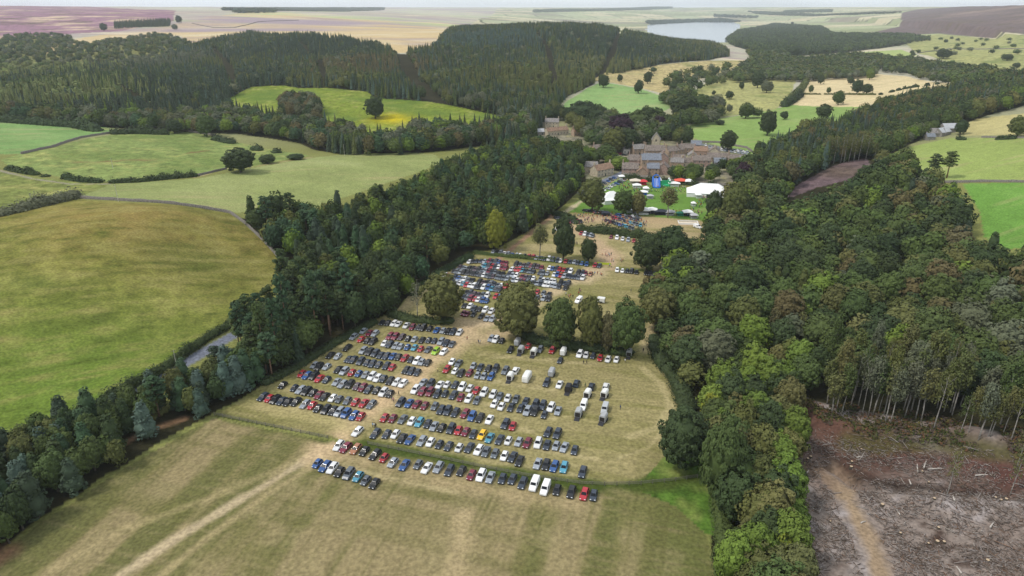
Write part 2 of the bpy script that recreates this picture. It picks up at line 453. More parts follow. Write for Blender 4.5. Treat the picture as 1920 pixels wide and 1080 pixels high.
region("dry_slope", "bleached tan slope below the far plantation", [[(1105,152),(1135,136),(1240,121),(1330,114),(1400,113),(1422,126),(1335,142),(1290,152),(1270,182),(1200,165),(1130,152)]], (172,156,112), 'rough')
region("village_pasture", "green parkland field with scattered trees behind the village", [[(1262,242),(1330,226),(1420,210),(1500,194),(1622,200),(1600,217),(1500,256),(1445,286),(1412,300),(1390,282),(1320,266)]], (124,148,80), 'smooth')
region("khaki_pasture", "khaki pasture dotted with small trees", [[(1275,204),(1300,172),(1340,142),(1400,135),(1492,150),(1482,180),(1455,205),(1330,222),(1262,238)]], (152,150,98), 'rough')
region("stubble_field", "pale straw coloured field in the valley", [[(1468,196),(1512,150),(1580,146),(1640,138),(1700,143),(1805,158),(1770,167),(1675,188),(1610,200)]], (198,180,140), 'smooth')
region("far_green_field", "pale green far fields in the valley", [[(1440,104),(1510,112),(1600,98),(1690,93),(1722,104),(1640,112),(1560,116)]], (150,164,100), 'smooth')
region("far_stubble_field", "pale straw far field beside a lane", [[(1695,108),(1840,125),(1832,137),(1740,133)]], (182,168,124), 'smooth')
region("upland_pasture", "pale green upland fields below the heather hill", [[(1690,70),(1760,64),(1920,66),(2300,70),(2300,135),(1920,136),(1845,128),(1760,112),(1720,100)]], (150,150,98), 'rough')
region("ridge_pasture", "pale green field above the wood at right", [[(1640,306),(1692,278),(1780,259),(1930,257),(2400,262),(2400,342),(1800,339),(1770,343),(1700,320)]], (136,150,82), 'smooth')
region("emerald_field", "bright green field at the right edge", [[(1805,344),(1930,342),(2400,345),(2400,470),(1885,466),(1846,445),(1836,395)]], (100,138,60), 'smooth')
region("roadside_pasture", "small straw field behind the farm at right", [[(1790,246),(1832,222),(1930,212),(2400,205),(2400,254),(1930,253),(1810,254)]], (172,162,112), 'smooth')

def S(*c): return srgb(*c)
SWA = R(16)                                   # the hay was cut along this bearing
NT, NS = 850, 990
_tt = np.concatenate([np.linspace(R(-64), R(-41), 50, endpoint=False), np.linspace(R(-41), R(41), NT - 100), np.linspace(R(41), R(64), 51)[1:]])
_ss = np.linspace(math.log(40), math.log(15000), NS)
TT, SS = np.meshgrid(_tt, _ss, indexing='ij')
RR = np.exp(SS).ravel()
GX, GY = RR * np.sin(TT.ravel()), RR * np.cos(TT.ravel())
GZ = hgt(GX, GY)
NV = len(GX)
rid = np.zeros(NV, int)
for k, (nm, lb, polys, c, st) in enumerate(REG):
    for p in polys:
        rid[pip(GX, GY, p)] = k
# ragged edges for the woodland floor are hidden under the crowns; colours per vertex
base = np.array([r[3] for r in REG])[rid]
style = np.array([r[4] for r in REG])[rid]
col = base.copy()
DIST = RR
def mixc(m, c, f):
    f = np.clip(f, 0, 1)[:, None]
    col[m] = col[m] * (1 - f) + np.asarray(c)[None, :] * f
n1, n2, n3 = fbm(GX / 45, GY / 45, 21), fbm(GX / 9, GY / 9, 22), fbm(GX / 2.6, GY / 2.6, 23, 2)
nb = fbm(GX / 160, GY / 160, 24)
ca, sa = math.cos(SWA), math.sin(SWA)
AC, AL = GX * ca - GY * sa, GX * sa + GY * ca        # across / along the swath
sw = fbm(AC / 7.0, AL / 95, 31, 2)
sw2 = fbm(AC / 1.4, AL / 26, 32, 2)
rw = fbm(AC / 60, AL / 3.4, 33, 2)
rw2 = fbm(AC / 16, AL / 1.1, 34, 2)
m = style == 'hay'
mixc(m, S(108,106,64), np.clip((sw[m] - .48) * 5 + (n1[m] - .5) * 2.0, 0, .8))
mixc(m, S(158,139,104), np.clip((.47 - sw[m]) * 7 + (n2[m] - .5) * 2.2, 0, .85))
mixc(m, S(112,116,64), np.clip((nb[m] - .52) * 3 + (GX[m] - 15) / 90, 0, .5))
mixc(m, S(150,134,98), (rw2[m] - .55) * 1.8); mixc(m, S(112,108,64), (rw[m] - .56) * 2.0)
m = (style == 'hay') | (style == 'park')
mixc(m, S(160,144,106), (n2[m] - .57) * 1.8)
mixc(m, S(108,104,62), (sw2[m] - .56) * np.where(style[m] == 'hay', 2.0, .5))
m = style == 'park'
mixc(m, S(122,118,70), (rw[m] - .5) * 3.0)
mixc(m, S(170,156,112), (rw2[m] - .55) * 2.2)
mixc(m, S(116,116,64), (n1[m] - .54) * 3.2)
m = style == 'rough'
mixc(m, base[m].mean(0) * np.array([1.3, 1.15, 1.15]), (n2[m] - .5) * 2.0)
col[m] *= (1 + (n3[m] - .5) * 1.0 + (n2[m] - .5) * .45)[:, None]
mixc(m, np.array([.10, .15, .035]), (n1[m] - .52) * 2.2)
m = rid == [r[0] for r in REG].index("hill_pasture")
X0, Y0 = g1(330, 430)[:2]
d0 = ((GX[m] - X0 + 20) / 75) ** 2 + ((GY[m] - Y0) / 48) ** 2
mixc(m, S(140,116,72), np.exp(-d0) * .62 * (.5 + n2[m]))
g0 = g1(150, 740)
mixc(m, S(98,122,50), np.exp(-(((GX[m] - g0.x) / 60) ** 2 + ((GY[m] - g0.y) / 45) ** 2)) * .8)
g0 = g1(370, 490)
mixc(m, S(84,92,44), np.exp(-(((GX[m] - g0.x) / 22) ** 2 + ((GY[m] - g0.y) / 16) ** 2)) * .7 * (n2[m] + .4))
streak = fbm((GX * .8 + GY * .6) / 14, (GY * .8 - GX * .6) / 3, 44, 3)
mixc(m, S(142,134,84), (streak[m] - .52) * 2.6)
mixc(m, S(74,84,36), (.44 - streak[m]) * 2.6)
streak_s = fbm((GX * .9 + GY * .43) / 60, (GY * .9 - GX * .43) / 5, 46, 2)
m = style == 'smooth'
col[m] *= (1 + (n2[m] - .5) * .2 + (n1[m] - .5) * .35 + (n3[m] - .5) * .3)[:, None]
mixc(m, S(156,148,104), (streak_s[m] - .6) * 2.0)
mixc(m, np.array([.30, .29, .15]), (n1[m] - .55) * .9)
m = style == 'moor'
far_n = fbm(GX / 420, GY / 150, 51, 4)
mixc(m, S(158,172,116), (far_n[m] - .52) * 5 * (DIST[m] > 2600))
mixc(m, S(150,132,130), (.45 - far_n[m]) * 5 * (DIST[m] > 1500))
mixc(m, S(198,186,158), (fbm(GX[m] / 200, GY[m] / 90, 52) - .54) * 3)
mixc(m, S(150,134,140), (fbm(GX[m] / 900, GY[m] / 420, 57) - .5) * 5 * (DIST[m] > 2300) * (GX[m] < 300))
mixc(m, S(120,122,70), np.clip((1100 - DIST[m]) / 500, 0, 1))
col[m] *= (1 + (n2[m] - .5) * .25)[:, None]
# patchwork of small far fields beyond the lake
fx, fy = (GX * .93 + GY * .36) / 330, (GY * .93 - GX * .36) / 420
fx = fx + .25 * np.sin(fy * 1.7); ci = _hash(np.floor(fx), np.floor(fy), 77)
pal = np.array([S(150,160,112), S(186,176,140), S(128,136,92), S(196,186,152), S(120,112,92), S(160,166,126)])
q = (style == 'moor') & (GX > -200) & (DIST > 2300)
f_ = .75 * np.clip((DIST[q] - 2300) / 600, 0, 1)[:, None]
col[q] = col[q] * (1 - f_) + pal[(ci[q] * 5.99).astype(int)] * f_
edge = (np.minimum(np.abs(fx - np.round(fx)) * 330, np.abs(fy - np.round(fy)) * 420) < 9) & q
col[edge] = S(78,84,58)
m = style == 'heather'
mixc(m, S(190,168,142), (fbm(GX[m] / 130, GY[m] / 90, 53) - .56) * 5 * (DIST[m] > 900) * (GX[m] < 0))
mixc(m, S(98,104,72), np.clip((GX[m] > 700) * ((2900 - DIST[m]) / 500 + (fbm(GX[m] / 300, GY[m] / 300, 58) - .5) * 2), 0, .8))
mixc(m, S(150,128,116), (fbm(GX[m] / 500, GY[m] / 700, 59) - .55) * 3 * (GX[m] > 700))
mixc(m, S(92,80,62), (fbm(GX[m] / 60, GY[m] / 60, 54) - .52) * 3)
col[m] *= (1 + (n2[m] - .5) * .9 + (n3[m] - .5) * .9 * (DIST[m] < 900))[:, None]
m = style == 'brash'
mixc(m, S(98,82,72), (n1[m] - .50) * 3.0)
mixc(m, S(152,144,142), (n2[m] - .52) * 2.6 + (n3[m] - .55) * 1.6)
mixc(m, S(70,54,46), (.42 - n3[m]) * 2.4 + (.4 - n2[m]) * 2)
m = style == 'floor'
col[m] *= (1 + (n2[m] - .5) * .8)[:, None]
m = rid == [r[0] for r in REG].index("wood_glade")
g0 = g1(738, 222)
mixc(m, S(190,170,22), np.exp(-(((GX[m] - g0.x) / 22) ** 2 + ((GY[m] - g0.y) / 22) ** 2)) * (.4 + n2[m]))
mixc(m, S(90,112,40), (n1[m] - .5) * 2)
col[style == 'hay'] *= np.array([.74, .78, .76])
col[style == 'park'] *= np.array([.88, .89, .88])
col[rid == [r[0] for r in REG].index('hill_pasture')] *= np.array([.93, .95, .85])
allm = np.ones(NV, bool)
def paint(px_line, width, c, strength=1.0, soft=.6, ragged=1.0, only=None):
    """worn ground along a line: width in metres"""
    a = np.array(px_line, float)
    line = ground_at(a[:, 0], a[:, 1])[:, :2]
    x0, y0 = line.min(0) - width * 3
    x1, y1 = line.max(0) + width * 3
    q = (GX > x0) & (GX < x1) & (GY > y0) & (GY < y1)
    if only is not None: q &= np.isin(style, only)
    q = np.nonzero(q)[0]
    d = pline_dist(GX[q], GY[q], line) + (n2[q] - .5) * width * ragged
    f = np.clip((width * .5 - d) / (width * soft) + .5, 0, 1) * strength
    col[q] = col[q] * (1 - f[:, None]) + srgb(*c)[None, :] * f[:, None]
HP = ('hay', 'park')
paint([(180,1110),(330,1010),(450,938),(530,890),(600,845),(630,830)], 2.8, (178,160,130), .8, only=HP)
paint([(290,1090),(400,1000),(500,928),(570,884),(620,845)], 2.4, (172,154,116), .5, only=HP)
paint([(90,1070),(240,990),(390,935),(520,880),(600,845)], 2.5, (170,154,114), .35, only=HP)
paint([(610,845),(660,800),(700,770),(740,735),(780,700),(815,668),(850,640),(880,615),(905,600)], 9, (184,160,126), .85, soft=.8, only=HP)
paint([(700,775),(760,718),(805,690)], 5, (186,160,124), .5, only=HP)
paint([(905,608),(950,590),(1010,562),(1060,535),(1105,515),(1135,500)], 9, (182,162,130), .8, only=HP)
paint([(870,600),(880,620),(905,640),(935,625)], 8, (178,156,124), .7, only=HP)
paint([(740,592),(765,570),(800,535),(825,515),(850,497),(880,482)], 6, (178,160,122), .7, only=HP)
paint([(1135,500),(1140,470),(1100,440),(1075,425),(1085,410),(1130,408)], 10, (178,152,124), .7, only=HP)
paint([(1130,410),(1200,414),(1260,420)], 14, (178,152,120), .4, only=HP)
paint([(1205,620),(1210,660),(1225,600),(1222,560),(1235,520)], 4, (178,160,124), .6, only=HP)
paint([(1180,820),(1235,800),(1255,760),(1240,720),(1205,690)], 2.0, (178,164,122), .5, only=HP)
paint([(1160,860),(1215,840),(1250,800),(1262,760)], 1.5, (178,164,122), .5, only=HP)
paint([(640,850),(900,915),(1080,945)], 6, (172,152,116), .4, only=HP)
paint([(495,760),(590,785),(660,805)], 5, (172,158,112), .5, only=HP)
paint([(870,965),(850,1080)], 6, (178,158,122), .45, only=('hay',))
for ln in ([(520,755),(600,772),(690,797)], [(535,728),(630,748),(735,772)], [(560,708),(650,724),(750,746)], [(590,692),(680,705),(770,722)], [(620,668),(700,682),(790,698)], [(640,650),(720,660),(815,672)], [(690,625),(770,634),(850,645)],
           [(720,790),(830,806),(1000,838),(1120,862)], [(745,762),(850,780),(1000,810)], [(790,735),(900,755),(1040,785)], [(840,705),(930,716),(1060,735)], [(690,815),(800,838),(950,868),(1100,895)], [(900,668),(1010,672),(1160,688)], [(600,862),(720,895),(860,925)]):
    for off in (-1.6, 1.6):
        paint([(a_ + off * .4, b_ + off * 1.3) for a_, b_ in ln], .95, (172,158,118), .5, only=HP)
paint([(400,779),(500,800),(615,823)], 3.4, (74,82,38), .95, only=HP)
paint([(680,833),(760,848),(1000,897),(1090,910),(1190,912),(1300,898)], 5.0, (70,82,36), 1.0)
paint([(880,474),(960,484),(1100,497),(1145,501),(1240,512)], 3.0, (92,104,48), .9)
paint([(1140,470),(1150,505)], 4, (176,150,124), .8)
# bare earth, bank and ditch in the felled wood
paint([(1548,895),(1580,920),(1605,965),(1630,1020),(1655,1090),(1690,1200)], 4.6, (146,126,102), .95, soft=.5)
paint([(1530,880),(1560,885),(1600,892)], 4.5, (138,118,96), .8)
paint([(1480,748),(1530,785),(1580,815),(1640,828),(1600,845),(1560,835)], 6.0, (122,84,64), .9)
paint([(1490,800),(1520,860),(1535,900)], 9, (104,86,76), .6)
paint([(1556,850),(1590,868),(1612,890),(1650,905),(1720,912),(1830,925),(1920,940)], 2.6, (34,32,28), .9)
paint([(1496,772),(1550,820),(1620,845),(1740,866),(1850,886),(1940,900)], 17, (84,62,54), .85, soft=.7)
paint([(1640,840),(1740,860),(1850,880),(1930,890)], 7, (88,56,50), .6)
paint([(1590,832),(1700,830),(1800,838),(1900,852)], 5, (78,76,44), .8)
paint([(205,850),(250,822),(300,800),(345,785)], 2.0, (128,100,76), .85)
paint([(-10,1050),(10,1035)], 5, (140,104,80), .8)
# roads (asphalt) and lanes
for ln, w in (([(200,765),(268,722),(330,690),(386,658),(450,622),(540,565)], 4.6), ([(1090,362),(1120,345),(1150,332),(1180,318),(1180,300),(1140,288),(1100,290)], 6.0)):
    paint(ln, w, (112,116,128), 1.0, soft=.15, ragged=.1)
paint([(0,320),(60,335),(130,345),(205,345)], 2.2, (150,140,130), .8)
paint([(365,333),(425,316),(480,312),(585,295)], 2.5, (170,152,116), .7)
paint([(75,100),(90,90),(150,82),(220,66),(330,52)], 4, (206,184,144), .8)
paint([(1712,100),(1760,116),(1840,128)], 4, (150,140,120), .7)
paint([(1060,398),(1090,378),(1120,372)], 3, (186,170,140), .9)
paint([(930,490),(1010,425),(1045,398)], 3, (150,118,96), .9)
paint([(135,303),(180,305),(235,300),(290,300)], 5, (122,98,66), .75, ragged=2.5)
paint([(350,288),(390,282)], 4, (112,92,60), .8, ragged=2)

# the moor beyond goes on to the horizon; the lake bed lies under the water
idx = np.arange(NV).reshape(NT, NS)
Q = np.stack([idx[:-1, :-1].ravel(), idx[1:, :-1].ravel(), idx[1:, 1:].ravel(), idx[:-1, 1:].ravel()], 1)
fr = rid[Q[:, 0]]
ground_mat = mat("ground_cover", rough=1.0, spec=.05, vary=.28, scale=1.1, src="col", bump=.12)
P3 = np.stack([GX, GY, GZ], 1)
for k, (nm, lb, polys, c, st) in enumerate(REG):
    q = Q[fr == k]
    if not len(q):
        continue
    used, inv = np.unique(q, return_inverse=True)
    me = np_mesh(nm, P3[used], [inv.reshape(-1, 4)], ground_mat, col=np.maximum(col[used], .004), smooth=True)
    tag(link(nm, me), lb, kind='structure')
water_mat = mat("lake_water", (.20, .24, .27), rough=.12, spec=.6, vary=.05, scale=.01)
wv = [(x * 1.0, y, -10.0) for x, y in (LAKE - LAKE.mean(0)) * 1.12 + LAKE.mean(0)]
mb = MB(); mb.face(wv)
tag(mb.build("reservoir", water_mat), "pale reservoir lying in the valley under the horizon", kind='structure')

# ------------------------------------------------------------------ trees
leaf_mat = mat("leaves", rough=.75, spec=.15, vary=.20, scale=.8, src='object')
leaf_far_mat = mat("woodland_leaves", rough=.8, spec=.1, vary=.20, scale=.6, src='col')
bark_mat = mat("bark", (.085, .07, .055), rough=.95, spec=.1, vary=.4, scale=2.0)
pine_bark_mat = mat("pine_bark", (.20, .125, .085), rough=.95, spec=.1, vary=.4, scale=2.0)
birch_bark_mat = mat("birch_bark", (.30, .28, .25), rough=.9, spec=.1, vary=.45, scale=1.6)

def leaf_cloud(P, N, size, r, lean=.65):
    """small leaf clump faces at P roughly facing N"""
    n = len(P)
    q = N + r.normal(0, lean * .6, (n, 3))
    q /= np.linalg.norm(q, axis=1)[:, None] + 1e-9
    t = np.cross(q, r.normal(0, 1, (n, 3)))
    t /= np.linalg.norm(t, axis=1)[:, None] + 1e-9
    b = np.cross(q, t)
    s = (size * r.uniform(.6, 1.35, n))[:, None]
    k = r.uniform(.55, 1.0, n)[:, None]
    V = np.stack([P - t * s * .5, P - b * s * k * .5, P + t * s * .5 + q * s * .12, P + b * s * k * .5], 1)
    return V.reshape(-1, 3)
def lump(c, rad, r, nu=7, nv=5, rough=.12):
    """closed dark core of a crown so that it is not see-through"""
    V = []
    for j in range(nv + 1):
        ph = -math.pi / 2 + math.pi * (.06 + .88 * j / nv)
        for i in range(nu):
            th = 2 * math.pi * (i + .5 * (j % 2)) / nu
            k = 1 + r.uniform(-rough, rough)
            V.append((c[0] + rad[0] * k * math.cos(ph) * math.cos(th), c[1] + rad[1] * k * math.cos(ph) * math.sin(th), c[2] + rad[2] * k * math.sin(ph)))
    F = [(j * nu + i, j * nu + (i + 1) % nu, (j + 1) * nu + (i + 1) % nu, (j + 1) * nu + i) for j in range(nv) for i in range(nu)]
    F += [(0, 1, 2, 3), (nv * nu, nv * nu + 1, nv * nu + 2, nv * nu + 3)]
    return np.array(V), np.array(F)
def pack(leafV, cores):
    V = [leafV]; nv = len(leafV)
    F = [np.arange(nv).reshape(-1, 4)]
    for cv, cf in cores:
        V.append(cv); F.append(cf + nv); nv += len(cv)
    return np.concatenate(V), np.concatenate(F)
def sph_dirs(n, r):
    d = r.normal(0, 1, (n, 3))
    return d / np.linalg.norm(d, axis=1)[:, None]
def broadleaf_crown(seed, nlobe, nleaf, size, low=0.0):
    """nominal radius 6 m, height 15 m: a dome of many small clumps"""
    r = np.random.default_rng(seed)
    C = np.array([0, 0, 8.2 - low])
    A = np.array([4.7, 4.7, 5.2 + low])
    k = np.arange(nlobe) + .5
    z = 1 - 1.80 * k / nlobe
    ph = k * 2.39996 + r.uniform(0, 6)
    L = np.stack([np.sqrt(1 - z * z) * np.cos(ph), np.sqrt(1 - z * z) * np.sin(ph), z], 1)
    wob = 1 + .16 * np.sin(ph * 1.0 + r.uniform(0, 6)) * np.sin(z * 3 + r.uniform(0, 6)) + r.normal(0, .07, nlobe)
    cen = C + L * A * wob[:, None] + r.normal(0, .25, (nlobe, 3))
    rad = r.uniform(.85, 1.5, nlobe) * (60 / nlobe) ** .5
    P, N = [], []
    for i in range(nlobe):
        d = sph_dirs(nleaf * 3, r)
        d = d[(d @ L[i] > -.25)][:nleaf]
        P.append(cen[i] + d * rad[i] * r.uniform(.75, 1.1, (len(d), 1)) * np.array([1, 1, .85]))
        N.append(d * .8 + L[i] * .6 + np.array([0, 0, .2]))
    V = leaf_cloud(np.concatenate(P), np.concatenate(N), size, r, .55)
    return pack(V, [lump(C, A * np.array([.93, .93, .93]), r, 10, 7, .06)])
def spruce_crown(seed, lev, nb, core=True, jit=.2):
    """nominal radius 2.9 m, height 18 m"""
    r = np.random.default_rng(seed)
    V = []
    for i in range(lev):
        t = i / lev
        z = 1.6 + 16.0 * t
        rr = 2.9 * (1 - t) ** .82 + .12
        off = r.uniform(0, 6)
        for j in range(nb):
            a = off + 2 * math.pi * j / nb + r.uniform(-.25, .25)
            q = rr * r.uniform(1 - jit * 1.6, 1 + jit)
            w = q * math.pi / nb * 1.25 + .12
            dz = q * r.uniform(.18, .5)
            zz = z + r.uniform(-.5, .5) * 16 / lev
            ca_, sa_ = math.cos(a), math.sin(a)
            V += [(ca_ * q * .12, sa_ * q * .12, zz + q * .30), (ca_ * q * .6 - sa_ * w * .55, sa_ * q * .6 + ca_ * w * .55, zz - dz * .35),
                  (ca_ * q, sa_ * q, zz - dz), (ca_ * q * .6 + sa_ * w * .55, sa_ * q * .6 - ca_ * w * .55, zz - dz * .35)]
    V += [(-.1, 0, 17.2), (0, -.22, 17.2), (.1, 0, 18.0), (0, .22, 17.2)]
    cv, cf = [], []
    for t in (0, .35, .7, 1):
        for i in range(6):
            q = (2.9 * (1 - t) ** .85) * .62 + .05
            cv.append((q * math.cos(i * math.pi / 3), q * math.sin(i * math.pi / 3), 1.4 + 15.8 * t))
    cf = [(j * 6 + i, j * 6 + (i + 1) % 6, j * 6 + 6 + (i + 1) % 6, j * 6 + 6 + i) for j in range(3) for i in range(6)]
    return pack(np.array(V), [(np.array(cv), np.array(cf))])
def pine_crown(seed, nlobe, nleaf, size):
    """nominal radius 3.8 m, height 18 m: an open crown of flat clumps on the upper half"""
    r = np.random.default_rng(seed)
    P, N, cores = [], [], []
    for i in range(nlobe):
        t = (i + r.uniform(0, .8)) / nlobe
        z = 8.2 + 9.0 * t
        q = 3.0 * math.sin(math.pi * (.22 + .70 * t)) * r.uniform(.35, 1.0)
        a = i * 2.4 + r.uniform(-.5, .5)
        c = np.array([q * math.cos(a), q * math.sin(a), z])
        rd = np.array([1, 1, .62]) * r.uniform(1.0, 1.75)
        d = sph_dirs(nleaf, r)
        d[:, 2] = np.abs(d[:, 2]) * .9 - .15
        P.append(c + d * rd * r.uniform(.75, 1.12, (nleaf, 1)))
        N.append(d + np.array([0, 0, .5]))
        if i % 2 == 0:
            cores.append(lump(c, rd * .82, r, 5, 3))
    return pack(leaf_cloud(np.concatenate(P), np.concatenate(N), size, r), cores)
def conifer_crown(seed, nlobe, nleaf, size):
    """nominal radius 3.4 m, height 15 m: a soft rounded cone of needle clumps"""
    r = np.random.default_rng(seed)
    P, N, cores = [], [], []
    for i in range(nlobe):
        t = (i + .5) / nlobe
        z = 1.6 + 12.4 * t ** 1.05
        q = (2.5 * (1 - t) ** .65) * r.uniform(.7, 1.1)
        a = i * 2.4 + r.uniform(-.4, .4)
        c = np.array([q * math.cos(a), q * math.sin(a), z])
        rd = np.array([1, 1, .95]) * r.uniform(.75, 1.15) * (24 / nlobe) ** .3
        d = sph_dirs(nleaf, r)
        P.append(c + d * rd * r.uniform(.75, 1.15, (nleaf, 1)))
        N.append(d + np.array([math.cos(a) * .3, math.sin(a) * .3, .5]))
    cores = [lump((0, 0, 4.6), (2.5, 2.5, 3.6), r, 8, 5), lump((0, 0, 9.2), (1.7, 1.7, 4.2), r, 7, 5)]
    return pack(leaf_cloud(np.concatenate(P), np.concatenate(N), size, r), cores)
def birch_crown(seed, nlobe, nleaf, size, core=False):
    """nominal radius 3 m, height 14 m: thin drooping crown"""
    r = np.random.default_rng(seed)
    P, N, cores = [], [], []
    for i in range(nlobe):
        t = (i + r.uniform(0, .9)) / nlobe
        z = 6.6 + 6.6 * t
        q = 2.2 * math.sin(math.pi * (.25 + .65 * t)) * r.uniform(.4, 1.0)
        a = i * 2.4 + r.uniform(-.6, .6)
        c = np.array([q * math.cos(a), q * math.sin(a), z])
        d = sph_dirs(nleaf, r)
        P.append(c + d * np.array([1.1, 1.1, 1.25]) * r.uniform(.5, 1.2, (nleaf, 1)))
        N.append(d + np.array([0, 0, .3]))
        if core: cores.append(lump(c, np.array([.75, .75, .8]), r, 5, 3))
    return pack(leaf_cloud(np.concatenate(P), np.concatenate(N), size, r), cores)
def trunk_mesh(name, kind, seed):
    r = random.Random(seed)
    mb = MB()
    if kind == 'broadleaf_tree':
        mb.tube([(0, 0, -.6), (.05, 0, 1.2), (.1, .1, 3.6), (.0, .2, 7.5)], [.55, .42, .36, .2], 8)
        for k in range(6):
            a = k * 1.05 + r.uniform(-.3, .3)
            z = r.uniform(2.6, 5.2); q = r.uniform(2.4, 3.8)
            mb.tube([(.08, .08, z), (math.cos(a) * q * .5, math.sin(a) * q * .5, z + 1.6), (math.cos(a) * q, math.sin(a) * q, z + r.uniform(2.6, 4.2))], [.22, .15, .06], 5)
        m = bark_mat
    elif kind in ('spruce_tree', 'conifer_tree'):
        mb.tube([(0, 0, -.6), (0, 0, 6), (0, 0, 17 if kind == 'spruce_tree' else 13)], [.3, .22, .04] if kind == 'spruce_tree' else [.3, .2, .02], 6); m = bark_mat
    elif kind == 'pine_tree':
        b = r.uniform(-.3, .3)
        mb.tube([(0, 0, -.6), (b * .4, 0, 5), (b, .1, 10), (b * .5, .1, 16.4)], [.32, .26, .2, .06], 7)
        for k in range(7):
            a = k * 2.4; z = r.uniform(8, 14); q = r.uniform(1.2, 2.6)
            mb.tube([(b, 0, z), (b + math.cos(a) * q, math.sin(a) * q, z + .7)], [.09, .04], 4)
        m = pine_bark_mat
    else:
        b = r.uniform(-.6, .6)
        mb.tube([(0, 0, -.5), (b * .2, 0, 3), (b, .1, 7), (b * .9, .2, 12.6)], [.2, .17, .13, .04], 7)
        for k in range(7):
            a = k * 2.4; z = r.uniform(4.6, 10.5); q = r.uniform(1.0, 2.2)
            mb.tube([(b * z / 9, 0, z), (b * z / 9 + math.cos(a) * q, math.sin(a) * q, z + q * 1.1)], [.07, .025], 4)
        m = birch_bark_mat
    return mb.mesh(name, m, True)

NOM = {'broadleaf_tree': (6.0, 15.0), 'spruce_tree': (2.9, 18.0), 'pine_tree': (3.8, 18.0), 'birch_tree': (3.0, 14.0), 'conifer_tree': (3.4, 15.0)}
LOD0 = {'conifer_tree': [conifer_crown(600 + i, 34, 46, .62) for i in range(4)],
        'broadleaf_tree': [broadleaf_crown(100 + i, 64, 52, .74) for i in range(6)],
        'spruce_tree': [spruce_crown(200 + i, 24, 11) for i in range(3)],
        'pine_tree': [pine_crown(300 + i, 20, 62, .72) for i in range(4)],
        'birch_tree': [birch_crown(400 + i, 18, 34, .62) for i in range(3)]}
LOD1 = {'conifer_tree': [conifer_crown(610 + i, 20, 18, 1.2) for i in range(3)],
        'broadleaf_tree': [broadleaf_crown(110 + i, 40, 15, 1.35) for i in range(5)],
        'spruce_tree': [spruce_crown(210 + i, 11, 7) for i in range(3)],
        'pine_tree': [pine_crown(310 + i, 13, 18, 1.3) for i in range(3)],
        'birch_tree': [birch_crown(410 + i, 12, 14, 1.1, True) for i in range(2)]}
LOD2 = {'conifer_tree': [conifer_crown(620 + i, 10, 6, 2.2) for i in range(2)],
        'broadleaf_tree': [broadleaf_crown(120 + i, 16, 6, 2.7) for i in range(4)],
        'spruce_tree': [spruce_crown(220 + i, 5, 5, jit=.12) for i in range(3)],
        'pine_tree': [pine_crown(320 + i, 8, 6, 2.4) for i in range(3)],
        'birch_tree': [birch_crown(420, 8, 5, 2.2, True)]}
TINT = {'deep': (58, 71, 42), 'mid': (74, 88, 47), 'bright': (95, 114, 47), 'olive': (88, 93, 51), 'yellow': (118, 124, 44), 'brown': (94, 88, 58), 'rust': (104, 80, 58),
        'blue': (74, 91, 80), 'spruce': (60, 73, 56), 'grey': (94, 99, 77), 'copper': (54, 38, 46), 'teal': (61, 82, 56), 'khaki': (98, 98, 58), 'larch': (98, 101, 60), 'light': (110, 118, 72)}
TINTWORD = {'deep': 'dark green', 'mid': 'mid green', 'bright': 'bright green', 'olive': 'olive green', 'yellow': 'yellow green', 'brown': 'brownish', 'rust': 'rusty brown',
            'blue': 'blue green', 'spruce': 'dark green', 'grey': 'grey green', 'copper': 'dark purple', 'teal': 'cool green', 'khaki': 'khaki green', 'larch': 'olive green', 'light': 'light green'}
def tint_rgb(t, jit=.18):
    return srgb(*TINT[t]) * rnd.uniform(1 - jit, 1 + jit) * np.array([rnd.uniform(.93, 1.07), 1, rnd.uniform(.92, 1.08)])
KINDWORD = {'broadleaf_tree': 'round crowned broadleaf tree', 'spruce_tree': 'pointed spruce tree', 'pine_tree': 'tall pine tree', 'birch_tree': 'slender birch tree', 'conifer_tree': 'bushy conifer tree'}
def crown_me(kind, vf):
    return np_mesh(kind + "_crown", vf[0], [vf[1]], leaf_mat)
TREE_ME = {k: [(trunk_mesh(k + "_trunk", k, 50 + i), crown_me(k, vf)) for i, vf in enumerate(v)] for k, v in LOD0.items()}
def make_tree(kind, x, y, r, h, tint, label, group=None, var=None, z=None, rgb=None, name=None):
    """one tree as a thing of its own: trunk and crown under an Empty at its foot"""
    v = rnd.randrange(len(TREE_ME[kind])) if var is None else var
    tm, cm = TREE_ME[kind][v]
    t = thing(name or kind, (x, y, float(hgt(x, y)) if z is None else z), rnd.uniform(0, 6.28), label, 'tree', group)
    nr, nh = NOM[kind]
    t.scale = (r / nr, r / nr, h / nh)
    link('trunk', tm, t)
    c = link('crown', cm, t)
    c.color = (*(tint_rgb(tint) if rgb is None else rgb), 1)
    return t

